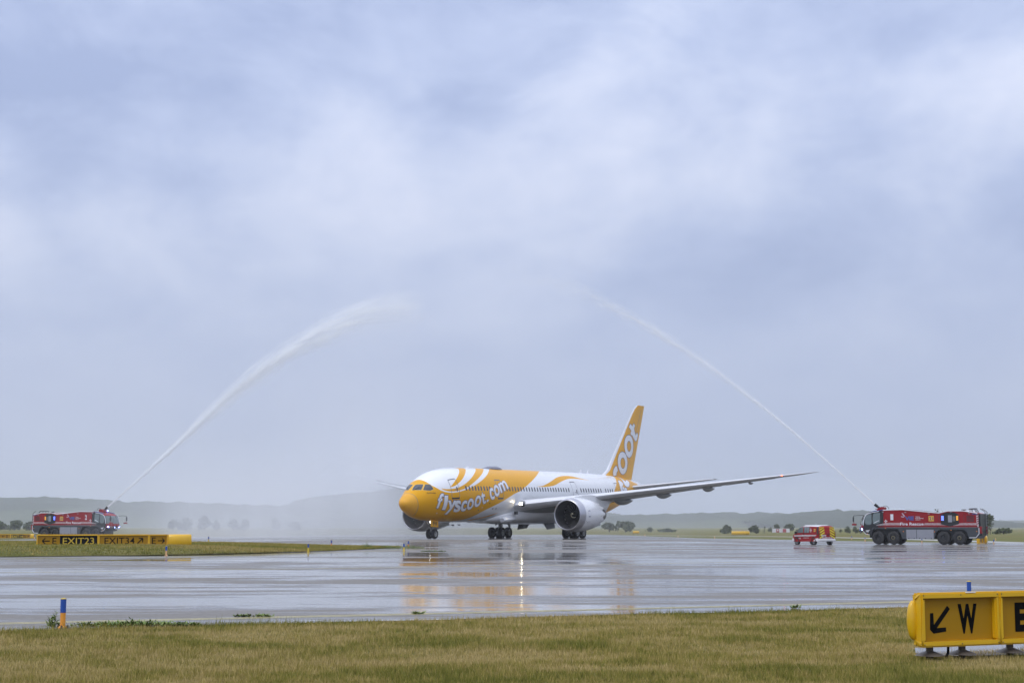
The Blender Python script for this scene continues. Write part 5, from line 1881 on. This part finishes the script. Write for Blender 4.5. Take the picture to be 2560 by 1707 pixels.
def tree(name, label, px_, wpx, ytop, ybase, D, n=520, shape='round', lean=0.0, group=None):
    k = D / 4000
    x = (px_ - 1280) * k; w = wpx * k; z0 = HC - (ybase - 1316) * k; h = (ybase - ytop) * k
    z0 = min(z0, gzf(x, D))
    h = HC + (1316 - ytop) * k - z0
    t = empty(name, (x, D, z0))
    tag(t, label, 'tree' if 'tree' in name or 'poplar' in name else 'bush', group)
    r = np.random.default_rng(int(px_ * 7 + D))
    tall = shape != 'bush'
    mb = MB()
    th = h * (0.75 if tall else .5)
    mb.tube([(0, 0, -.2), (lean * th * .4, 0, th * .45), (lean * th, 0, th)], [max(.05, w * .035), w * .026, w * .01], 7)
    for q in range(5):
        a = q * 2.4 + r.random(); b = th * (.3 + .1 * q)
        mb.tube([(lean * b, 0, b), (lean * b + cos(a) * w * .28, sin(a) * w * .28, b + h * .22)], [w * .014, w * .005], 5)
    mb.build('trunk', BARK, t)
    # clumps of leaves scattered in several uneven lobes
    nl = 9
    lobes = []
    for _ in range(nl):
        if shape == 'poplar':
            zc = h * (.12 + .82 * r.random()); rad = w * .34 * (1.15 - (zc / h) * .75)
            lobes.append((r.normal(0, w * .1), r.normal(0, w * .1), zc, rad, rad * 1.5))
        else:
            a = r.random() * 2 * pi; rr_ = w * .31 * sqrt(r.random())
            lo = .22 if not tall else .38
            zc = h * (lo + (.78 - lo) * r.random() * (1 - .5 * (rr_ / (w * .36)) ** 2))
            rad = w * (.17 + .10 * r.random())
            lobes.append((rr_ * cos(a), rr_ * sin(a), zc, rad, min(rad * 1.0, h * .30)))
    lobes.append((0, 0, h * .80, w * .2, h * .2))
    V, F, T = [], [], []
    s0 = max(w, h * .6) * .052
    for i in range(n):
        L_ = lobes[r.integers(len(lobes))]
        d = r.normal(size=3); d /= np.linalg.norm(d)
        rad = r.random() ** .45
        c = np.array([L_[0] + d[0] * L_[3] * rad + lean * L_[2], L_[1] + d[1] * L_[3] * rad, L_[2] + d[2] * L_[4] * rad])
        c[2] = np.clip(c[2], .03 * h, h * 1.0)
        u = r.normal(size=3); u /= np.linalg.norm(u); v = np.cross(u, r.normal(size=3)); v /= np.linalg.norm(v)
        s_ = s0 * (.6 + .9 * r.random())
        b = len(V)
        V += [c - u * s_ - v * s_ * .5, c + u * s_ * .8 - v * s_ * .6, c + u * s_ + v * s_ * .5, c - u * s_ * .7 + v * s_ * .7]
        F.append((b, b + 1, b + 2, b + 3)); T += [np.clip(r.normal(.45, .22), 0, 1)] * 4
    np_mesh('crown', V, F, LEAF, parent=t, attr=T)
    return t


BG, TG = 'bushes beyond the runway on the left', 'trees and bushes beyond the runway on the right'
for a, lab in zip(((8, 44, 1303, 1320, 900), (44, 46, 1300, 1320, 920), (82, 34, 1303, 1320, 900)),
                  ('dark low bush at the far left edge beyond the airfield', 'dark bush left of fire engine 2, the middle of three', 'dark bush just left of the tail of fire engine 2')):
    tree('bush', lab, *a, shape='bush', group=BG)
for a, lab in zip(((438, 30, 1297, 1319, 850), (468, 44, 1293, 1319, 840), (516, 44, 1289, 1319, 860), (546, 28, 1299, 1319, 840), (588, 42, 1297, 1319, 880), (616, 32, 1295, 1319, 860), (692, 36, 1292, 1319, 850), (740, 44, 1303, 1319, 870)),
                  ('small misty bush, first right of fire engine 2', 'broad misty bush, second right of fire engine 2', 'tallest misty bush between fire engine 2 and the airliner', 'small misty bush right of the tallest one', 'pale misty bush in the middle of the row', 'pale misty bush right of the middle of the row', 'faint tall bush in the spray', 'faint low bush nearest the airliner nose')):
    tree('bush', lab, *a, shape='bush', group=BG)
tree('tree', 'leaning spreading tree just right of the airliner tail', 1522, 46, 1306, 1327, 700, 420, lean=-.18, group=TG)
tree('tree', 'round tree second right of the airliner tail', 1562, 54, 1303, 1327, 690, 520, group=TG)
tree('tree', 'thin upright tree between the two trees by the airliner tail', 1542, 14, 1302, 1327, 705, 160, 'poplar', group=TG)
tree('bush', 'faint small bush right of the trees by the airliner tail', 1622, 22, 1317, 1328, 720, 220, 'bush', group=TG)
tree('bush', 'low faint bush strip below the wing', 1664, 58, 1322, 1329, 700, 240, 'bush', group=TG)
tree('bush', 'round dark bush above the left end of the orange sign back', 1811, 38, 1312, 1332, 480, 520, 'bush', group=TG)
tree('bush', 'dark bush between the orange sign back and the chequered huts', 1886, 36, 1311, 1331, 490, 480, 'bush', group=TG)
tree('tree', 'thin young tree left of the chequered huts', 1907, 10, 1315, 1331, 490, 140, 'poplar', group=TG)
tree('bush', 'small bush at the left end of the chequered huts', 1923, 18, 1317, 1330, 660, 240, 'bush', group=TG)
tree('tree', 'round tree behind the left chequered hut', 1937, 20, 1308, 1330, 670, 380, group=TG)
tree('tree', 'broad tree behind the right chequered hut', 1968, 32, 1308, 1330, 670, 460, group=TG)
tree('bush', 'low bush against the bonnet of the van', 1994, 20, 1320, 1331, 660, 220, 'bush', group=TG)
tree('bush', 'lone small round bush right of the van', 2096, 11, 1319, 1331, 480, 200, 'bush', group=TG)
tree('bush', 'dark bush, first of three left of fire engine 1', 2114, 20, 1314, 1331, 480, 380, 'bush', group=TG)
tree('bush', 'dark bush, second of three left of fire engine 1', 2132, 18, 1315, 1331, 480, 340, 'bush', group=TG)
tree('bush', 'dark bush, third of three left of fire engine 1', 2146, 16, 1316, 1331, 485, 320, 'bush', group=TG)
tree('tree', 'tree whose top shows above the roof of fire engine 1', 2336, 30, 1270, 1331, 430, 520, group=TG)
tree('tree', 'small tree top right of the other above the roof of fire engine 1', 2350, 14, 1276, 1331, 440, 280, group=TG)
tree('tree', 'tree top showing above the rear roof of fire engine 1', 2414, 20, 1274, 1331, 430, 380, group=TG)
tree('tree', 'tall dark tree standing behind the ladder of fire engine 1', 2467, 28, 1284, 1334, 400, 620, 'poplar', group=TG)
tree('bush', 'low bank of bushes right of the tall dark tree', 2500, 60, 1321, 1332, 420, 320, 'bush', group=TG)

# ------------------------------------------------------------------ huts
HRED = M('red_hut_panel', (0.34, 0.05, 0.05), 0.5, var=0.08)
HWHT = M('white_hut_panel', (0.62, 0.62, 0.64), 0.5, var=0.06)


def hut(label, x, y, w, cols):
    t = empty('hut', (x, y, gzf(x, y)))
    tag(t, label, 'hut', 'red and white chequered huts')
    n = len(cols); s_ = w / n
    mb = MB(); mb.box((w / 2, 1.1, .75), (w - .06, 2.1, 1.5)); mb.build('wall', HWHT, t)
    mb = MB(); mb.prism([(-.05, 1.5), (w + .05, 1.5), (w + .05, 1.58), (-.05, 1.58)], 0, 2.2); mb.build('roof', HWHT, t)
    for k, c in enumerate(cols):
        mb = MB(); mb.box((s_ * (k + .5), .01, .72), (s_ - .03, .06, 1.36)); mb.build('panel', HRED if c in 'RO' else HWHT, t)
        if c == 'O':
            mb = MB(); mb.box((s_ * (k + .5), -.03, .85), (s_ * .45, .04, .6)); mb.build('window', HWHT, t)
    return t


hut('left red and white chequered hut below the round tree', xp(1928, 650), 650, 3.75, 'WOW')
hut('right red and white chequered hut below the broad tree', xp(1952, 648), 648, 2.85, 'RW')
FN = M('faded_fence_rail', (0.5, 0.4, 0.4), 0.6, var=0.1)
t = empty('fence', (xp(1828, 600), 600, gzf(xp(1828, 600), 600)))
tag(t, 'faint pale barrier rails between two dark bushes on the far grass', 'fence')
for k in range(5):
    mb = MB(); mb.box((k * 1.45, 0, .6), (.12, .1, 1.2)); mb.build('post', FN, t)
for z in (.55, 1.1):
    mb = MB(); mb.box((2.9, .08, z), (5.9, .05, .16)); mb.build('rail', FN, t)

# ------------------------------------------------------------------ hills
def hill_mat():
    m = bpy.data.materials.new('wooded_hillside')
    m.use_nodes = True
    nt = m.node_tree
    p = nt.nodes['Principled BSDF']
    geo = N(nt, 'ShaderNodeNewGeometry')
    a = setin(N(nt, 'ShaderNodeTexNoise'), Scale=0.0017, Detail=5.0, Roughness=0.6)
    b = setin(N(nt, 'ShaderNodeTexNoise'), Scale=0.04, Detail=6.0, Roughness=0.7)
    nt.links.new(geo.outputs['Position'], a.inputs['Vector']); nt.links.new(geo.outputs['Position'], b.inputs['Vector'])
    at = N(nt, 'ShaderNodeAttribute', attribute_name='tint')
    f = math_node(nt, 'MULTIPLY_ADD', math_node(nt, 'SUBTRACT', a.outputs['Fac'], 0.5), 1.2, at.outputs['Fac'])
    r1 = ramp(nt, [(0.44, (0.018, 0.028, 0.014)), (0.5, (0.055, 0.07, 0.032)), (0.75, (0.085, 0.095, 0.05))])
    nt.links.new(f, r1.inputs[0])
    r2 = ramp(nt, [(0.3, (0.5, 0.5, 0.5)), (0.7, (1.4, 1.4, 1.4))])
    nt.links.new(b.outputs['Fac'], r2.inputs[0])
    nt.links.new(mixc(nt, 1.0, r1.outputs[0], r2.outputs[0], 'MULTIPLY'), p.inputs['Base Color'])
    p.inputs['Roughness'].default_value = 1.0
    p.inputs['Specular IOR Level'].default_value = 0.0
    return m


MH = hill_mat()


def ridge(label, P, D, depth, seed, wood=8.5, field=0.5):
    """crest given as (pixel column, pixel row of the skyline in the photograph's frame) turned into metres at distance D"""
    D = D * 2.0; depth = depth * 1.7
    xs = np.array([(p[0] - 1280) * D / 4000 for p in P]); hs = np.array([HC + (1316 - p[1]) * D / 4000 for p in P])
    X = np.arange(xs[0], xs[-1], 8.0)
    H = np.interp(X, xs, hs); H = np.convolve(np.pad(H, 6, mode='edge'), np.ones(13) / 13, 'valid')
    v = np.concatenate([np.linspace(-1, 0, 40), np.linspace(0.05, 1, 12)])
    XX, VV = np.meshgrid(X, v)
    YY = D + VV * depth
    prof = np.where(VV < 0, (1 - np.abs(VV)) ** 0.8 * (0.9 + 0.1 * (1 - np.abs(VV))), 1 - VV ** 2)
    und = 0.75 + 0.5 * fbm(XX / 360.0 + 9, YY / 220.0, seed, 3)
    Z = (H[None] + 0.3) * np.where(np.abs(VV) < .12, prof, prof * np.clip(und, .6, 1.0)) - 0.8
    wf = sstep(-0.85, -0.25, VV)
    trees = (fbm(XX / 17.0, YY / 17.0 + 3, seed + 1, 3) - 0.35)
    Z = Z + wood * trees * (0.25 + 0.75 * wf) * 1.6 * sstep(1, .9, np.abs(VV))
    tint = field - 0.30 * wf + 0 * Z
    o = grid_mesh('hill', XX, YY, Z, MH, attr=tint.ravel())
    return tag(o, label, kind='structure')


ridge('wooded ridge beyond fire engine 2 on the left', [(-500, 1262), (-300, 1252), (-100, 1248), (60, 1246), (120, 1245), (200, 1248), (270, 1254), (360, 1256), (430, 1258), (560, 1262), (640, 1265), (760, 1267), (900, 1278), (1040, 1300)], 2100, 420, 2, field=.62)
ridge('blue wooded hill behind the spray left of the airliner', [(690, 1310), (708, 1268), (716, 1254), (760, 1248), (850, 1238), (930, 1230), (1010, 1222), (1100, 1218), (1200, 1222), (1300, 1240), (1420, 1262), (1520, 1282), (1600, 1300)], 2500, 420, 5, field=.4)
ridge('low wooded ridge right of the airliner tail', [(1380, 1300), (1480, 1294), (1560, 1289), (1640, 1287), (1700, 1286), (1780, 1284), (1850, 1283), (1930, 1284), (2010, 1290), (2080, 1300)], 2000, 380, 8, field=.6)
ridge('wooded hill above the van on the right', [(1850, 1308), (1920, 1293), (2000, 1283), (2060, 1279), (2100, 1276), (2140, 1278), (2180, 1284), (2260, 1282), (2330, 1290), (2420, 1303), (2520, 1310)], 1750, 340, 11, field=.42)
ridge('faint far ridge at the right edge', [(2300, 1306), (2420, 1303), (2490, 1304), (2540, 1301), (2580, 1303), (2700, 1296), (2900, 1300)], 2700, 400, 14, field=.5)

# ------------------------------------------------------------------ water arches
MW = bpy.data.materials.new('water_spray')
MW.use_nodes = True
_t = MW.node_tree
_t.nodes.clear()
_o = N(_t, 'ShaderNodeOutputMaterial')
_n = setin(N(_t, 'ShaderNodeTexNoise'), Scale=0.8)
_r = ramp(_t, [(0.3, (0.985, 0.99, 0.995)), (0.7, (0.995, 0.998, 1.0))])
_t.links.new(_n.outputs['Fac'], _r.inputs[0])
_d = N(_t, 'ShaderNodeBsdfDiffuse'); _x = N(_t, 'ShaderNodeBsdfTransparent')
_t.links.new(_r.outputs[0], _d.inputs['Color'])
_m2 = N(_t, 'ShaderNodeMixShader')
_m2.inputs[0].default_value = 0.3
_t.links.new(_d.outputs[0], _m2.inputs[1]); _t.links.new(_x.outputs[0], _m2.inputs[2])
_t.links.new(_m2.outputs[0], _o.inputs['Surface'])


def water_jet(label, path, rad, wgt, n, size, seed, fall=1.0):
    """thousands of small drops strung along the throw of the cannon"""
    r = np.random.default_rng(seed)
    C = np.array(crom(path, 30)); m = len(C)
    sidx = np.linspace(0, len(path) - 1, m)
    R = np.interp(sidx, range(len(path)), rad); Wt = np.interp(sidx, range(len(path)), wgt)
    seg = np.linalg.norm(np.diff(C, axis=0), axis=1); w = (Wt[:-1] + Wt[1:]) / 2 * seg
    cdf = np.cumsum(w) / w.sum()
    u = r.random(n); i = np.clip(np.searchsorted(cdf, u), 0, m - 2); f = r.random(n)
    P = C[i] * (1 - f)[:, None] + C[i + 1] * f[:, None]
    rr = R[i] * (1 - f) + R[i + 1] * f
    T = C[i + 1] - C[i]; T /= np.linalg.norm(T, axis=1)[:, None]
    side = np.stack([-T[:, 1], T[:, 0], 0 * T[:, 0]], 1); side /= np.linalg.norm(side, axis=1)[:, None]
    upv = np.cross(side, T); upv[upv[:, 2] < 0] *= -1
    # filaments: drops gather in strands that wander across the jet
    arc = np.concatenate([[0], np.cumsum(seg)])[i] + f * seg[i]
    ns = 26
    st = r.integers(0, ns, n)
    ph = r.random((ns, 2)) * 50
    sa = (fbm(arc / 4.0 + ph[st, 0], ph[st, 1], seed, 3) - .5) * 3.4
    sb = (fbm(arc / 4.0 + ph[st, 1], ph[st, 0] + 9, seed + 3, 3) - .5) * 3.4
    gauss = r.normal(0, .34, (n, 2))
    g = np.stack([sa, sb], 1) * .62 + gauss * .75
    tail = r.random(n) < .22 * np.clip(rr / .6, 0, 1)
    drop = np.where(tail, r.exponential(1.0, n) * rr * fall, 0)
    P = P + side * (g[:, :1] * rr[:, None]) + upv * (g[:, 1:] * rr[:, None])
    P[:, 2] -= drop
    P[:, 0] -= 0.25 * drop * np.sign(T[:, 0])
    s_ = size * (.5 + r.random(n)) * np.clip(.45 + rr / .7, .45, 1.25)
    ax = T + r.normal(0, .25, (n, 3)); ax[tail] += np.array([0, 0, -.9])
    ax /= np.linalg.norm(ax, axis=1)[:, None]
    b1 = np.cross(ax, r.normal(size=(n, 3))); b1 /= np.linalg.norm(b1, axis=1)[:, None]; b2 = np.cross(ax, b1)
    k = 0.36
    V = np.stack([P - ax * s_[:, None] * 1.6 + b1 * s_[:, None] * k, P - ax * s_[:, None] * 1.3 - b1 * s_[:, None] * k * .6 + b2 * s_[:, None] * k, P - ax * s_[:, None] * 1.3 - b1 * s_[:, None] * k * .6 - b2 * s_[:, None] * k, P + ax * s_[:, None] * 1.9], 1).reshape(-1, 3)
    b = np.arange(n)[:, None] * 4
    F = np.concatenate([b + np.array([[0, 1, 2]]), b + np.array([[0, 3, 1]]), b + np.array([[1, 3, 2]]), b + np.array([[2, 3, 0]])], 0)
    return tag(np_mesh('water_jet', V, F, MW), label, kind='stuff')


def muzzle(t, pitch):
    bpy.context.view_layer.update()
    return np.array(t.matrix_world @ (Vector((TL / 2 - 1.95, 0, 3.72)) + Vector((cos(pitch), 0, sin(pitch))) * .6))


m2 = muzzle(fe2, radians(42)); m1 = muzzle(fe1, radians(38))
pl = [tuple(m2), (-46.1, 207.9, 9.9), (-40.5, 205.0, 14.5), (-34.5, 201.9, 19.3), (-28.6, 198.8, 22.9), (-22.9, 195.8, 26.0), (-17.3, 192.9, 27.8), (-13.4, 190.9, 28.1), (-10.6, 189.4, 27.2)]
water_jet('white water jet rising from fire engine 2 and breaking up above the nose', pl, [.07, .16, .30, .55, .85, 1.1, 1.4, 1.7, 2.0], [2.4, 2.0, 1.9, 1.8, 1.6, 1.2, .7, .32, .12], 12000, .03, 3)
pr = [tuple(m1), (34.8, 165.7, 6.2), (30.8, 167.8, 10.3), (26.6, 170.0, 14.3), (22.3, 172.2, 17.9), (17.0, 175.0, 22.2), (14.2, 176.5, 24.4), (11.0, 178.2, 26.5), (7.6, 179.9, 28.5), (3.7, 182.0, 30.0), (-1.3, 184.6, 31.3)]
water_jet('thin water jet thrown up and leftward from fire engine 1', pr, [.07, .09, .12, .16, .22, .36, .48, .65, .9, 1.2, 1.5], [1.3, 1.2, 1.1, 1.1, 1.1, 1.0, .85, .55, .3, .15, .05], 4000, .026, 9, 2.6)


# ------------------------------------------------------------------ falling mist and haze
def volume_mat(name, col, dens, aniso):
    m = bpy.data.materials.new(name)
    m.use_nodes = True
    nt = m.node_tree
    nt.nodes.clear()
    out = N(nt, 'ShaderNodeOutputMaterial')
    v = N(nt, 'ShaderNodeVolumePrincipled')
    v.inputs['Color'].default_value = tuple(col) + (1,)
    v.inputs['Density'].default_value = dens
    v.inputs['Anisotropy'].default_value = aniso
    nt.links.new(v.outputs[0], out.inputs['Volume'])
    return m


def hetero(name, col, step):
    m = bpy.data.materials.new(name)
    m.use_nodes = True
    nt = m.node_tree
    nt.nodes.clear()
    out = N(nt, 'ShaderNodeOutputMaterial')
    v = N(nt, 'ShaderNodeVolumePrincipled')
    v.inputs['Color'].default_value = tuple(col) + (1,)
    v.inputs['Anisotropy'].default_value = 0.0
    nt.links.new(v.outputs[0], out.inputs['Volume'])
    try:
        m.cycles.volume_step_rate = step
    except Exception:
        pass
    return m, nt, v


def poly_nodes(nt, x, co):
    r = float(co[0])
    for c in co[1:]:
        r = math_node(nt, 'MULTIPLY_ADD', x, r, float(c)) if not isinstance(r, float) else math_node(nt, 'MULTIPLY_ADD', x, r, float(c))
    return r


def falling_mist():
    m, nt, v = hetero('falling_mist', (0.95, 0.97, 1.0), MIST_STEP)
    geo = N(nt, 'ShaderNodeNewGeometry')
    sep = N(nt, 'ShaderNodeSeparateXYZ')
    nt.links.new(geo.outputs['Position'], sep.inputs[0])
    tot = None
    for c, r, d in (((-25, 198, 1), (14, 17, 9), .034), ((-35, 208, 0), (10, 13, 6), .022), ((-15, 207, 3), (12, 15, 11), .034), ((-20, 196, 16), (12, 14, 12), .006), ((8, 206, 6), (19, 13, 9), .009), ((-43, 229, 1), (15, 8, 8), .03)):
        e = None
        for k in range(3):
            q = math_node(nt, 'MULTIPLY', math_node(nt, 'SUBTRACT', sep.outputs[k], float(c[k])), 1.0 / r[k])
            q = math_node(nt, 'MULTIPLY', q, q)
            e = q if e is None else math_node(nt, 'ADD', e, q)
        g = math_node(nt, 'MULTIPLY', math_node(nt, 'EXPONENT', math_node(nt, 'MULTIPLY', e, -1.0)), d)
        tot = g if tot is None else math_node(nt, 'ADD', tot, g)
    mp = N(nt, 'ShaderNodeMapping')
    mp.inputs['Scale'].default_value = (0.16, 0.12, 0.035)
    nt.links.new(geo.outputs['Position'], mp.inputs[0])
    no = setin(N(nt, 'ShaderNodeTexNoise'), Scale=1.0, Detail=4.0, Roughness=0.55)
    nt.links.new(mp.outputs[0], no.inputs['Vector'])
    f = math_node(nt, 'MULTIPLY_ADD', no.outputs['Fac'], 3.0, -0.6, clamp=False)
    f = math_node(nt, 'MAXIMUM', f, 0.1)
    nt.links.new(math_node(nt, 'MULTIPLY', tot, f), v.inputs['Density'])
    mb = MB(); mb.box((-14, 200, 14), (104, 84, 31))
    o = mb.build('spray_mist', m)
    return tag(o, 'pale mist drifting down from the water arch round the airliner', kind='stuff')


MIST_STEP = 0.5
falling_mist()


GAIN = 1.15


def jet_body(label, path, rad, tau, seed, step):
    """the body of the jet: soft spray whose density falls off from a curved centre line, in wandering strands"""
    C = np.array(crom(path, 12)); q = np.linspace(0, len(path) - 1, len(C))
    R = np.interp(q, range(len(path)), rad); TAU = np.interp(q, range(len(path)), tau)
    p0 = C[0]; hd = C[-1] - C[0]; hd[2] = 0; hd /= np.linalg.norm(hd)
    C = C - np.outer((C - p0) @ np.array([-hd[1], hd[0], 0]), np.array([-hd[1], hd[0], 0]))
    u = (C - p0) @ hd
    wgt = np.ones(len(u)); wgt[0] = 40; wgt[1:6] = 6
    zc = np.polyfit(u, C[:, 2], 3, w=wgt); rc = np.polyfit(u, R, 3, w=wgt)
    C[:, 2] = np.polyval(zc, u); R = np.maximum(np.polyval(rc, u), 0.07)
    U = u[-1]
    m, nt, v = hetero('jet_spray', (.972, .986, 1.0), step)
    geo = N(nt, 'ShaderNodeNewGeometry')
    def dot(vec, off):
        d = N(nt, 'ShaderNodeVectorMath', operation='DOT_PRODUCT')
        nt.links.new(geo.outputs['Position'], d.inputs[0]); d.inputs[1].default_value = vec
        return math_node(nt, 'SUBTRACT', d.outputs['Value'], float(off))
    un = dot(tuple(hd), p0 @ hd)
    sd = np.array([-hd[1], hd[0], 0])
    wn_ = dot(tuple(sd), p0 @ sd)
    zn = dot((0, 0, 1), 0.0)
    dz = math_node(nt, 'SUBTRACT', zn, poly_nodes(nt, un, zc))
    slope = poly_nodes(nt, un, np.polyder(zc))
    cs = math_node(nt, 'DIVIDE', 1.0, math_node(nt, 'SQRT', math_node(nt, 'MULTIPLY_ADD', slope, slope, 1.0)))
    dn = math_node(nt, 'MULTIPLY', dz, cs)
    Rn = math_node(nt, 'MAXIMUM', poly_nodes(nt, un, rc), 0.07)
    a_ = math_node(nt, 'DIVIDE', dn, Rn); b_ = math_node(nt, 'DIVIDE', wn_, Rn)
    arc = math_node(nt, 'DIVIDE', math_node(nt, 'DIVIDE', un, cs), math_node(nt, 'MULTIPLY_ADD', Rn, 1.6, 0.5))
    # drooping strands: what falls below the jet lags behind it
    arc = math_node(nt, 'MULTIPLY_ADD', a_, -0.35, arc)
    cv = N(nt, 'ShaderNodeCombineXYZ')
    nt.links.new(arc, cv.inputs[0]); nt.links.new(a_, cv.inputs[1]); nt.links.new(b_, cv.inputs[2])
    n1 = setin(N(nt, 'ShaderNodeTexNoise'), Scale=0.9, Detail=3.0, Roughness=0.5)
    n2 = setin(N(nt, 'ShaderNodeTexNoise'), Scale=2.3, Detail=7.0, Roughness=0.72, Distortion=0.6)
    for n_ in (n1, n2):
        nt.links.new(cv.outputs[0], n_.inputs['Vector'])
    # wander of the centre line
    a2 = math_node(nt, 'ADD', a_, math_node(nt, 'MULTIPLY_ADD', n1.outputs['Fac'], 2.4, -1.2))
    # softer and longer below than above
    below = math_node(nt, 'LESS_THAN', a2, 0.0)
    a3 = math_node(nt, 'MULTIPLY', a2, math_node(nt, 'MULTIPLY_ADD', below, -0.3, 1.15))
    r2 = math_node(nt, 'ADD', math_node(nt, 'MULTIPLY', a3, a3), math_node(nt, 'MULTIPLY', b_, b_))
    core = math_node(nt, 'EXPONENT', math_node(nt, 'MULTIPLY', r2, -2.6))
    st = math_node(nt, 'MAXIMUM', math_node(nt, 'MULTIPLY_ADD', n2.outputs['Fac'], 8.5, -3.55), 0.05)
    tt = math_node(nt, 'DIVIDE', un, float(U))
    tr = ramp(nt, [(max(0.0, min(1.0, float(uu / U))), (float(t_), float(t_), float(t_))) for uu, t_ in zip(u[::12], TAU[::12] / max(tau))])
    nt.links.new(tt, tr.inputs[0])
    dens = math_node(nt, 'MULTIPLY', math_node(nt, 'MULTIPLY', core, st), math_node(nt, 'DIVIDE', tr.outputs[0], Rn))
    dens = math_node(nt, 'MULTIPLY', dens, float(max(tau)) * GAIN)
    nt.links.new(dens, v.inputs['Density'])
    mb = MB(); mb.tube([tuple(p) for p in C], [float(r_) * 1.9 + .05 for r_ in R], 14)
    o = mb.build('spray_mist', m)
    return tag(o, label, kind='stuff')


jet_body('white spray body of the jet from fire engine 2', pl, [.10, .26, .50, .88, 1.25, 1.65, 2.1, 2.4, 2.4], [3.4, 2.7, 2.2, 1.8, 1.5, 1.2, .9, .7, .12], 3, .035)
jet_body('white spray body of the jet from fire engine 1', pr, [.09, .11, .15, .2, .27, .44, .6, .85, 1.2, 1.6, 2.0], [3.2, 2.4, 2.0, 1.7, 1.3, .85, .6, .4, .2, .09, .01], 9, .025)

bm = bmesh.new()
bmesh.ops.create_cube(bm, size=1.0)
for v in bm.verts:
    v.co = Vector((v.co.x * 13000, 3000 + v.co.y * 6400, 68 + v.co.z * 142))
me = bpy.data.meshes.new('haze'); bm.to_mesh(me); bm.free()
me.materials.append(volume_mat('rain_haze', (0.92, 0.955, 1.0), 0.00018, 0.2))
hz = bpy.data.objects.new('haze', me)
COL.objects.link(hz)
tag(hz, 'damp rainy haze over the airfield', kind='stuff')
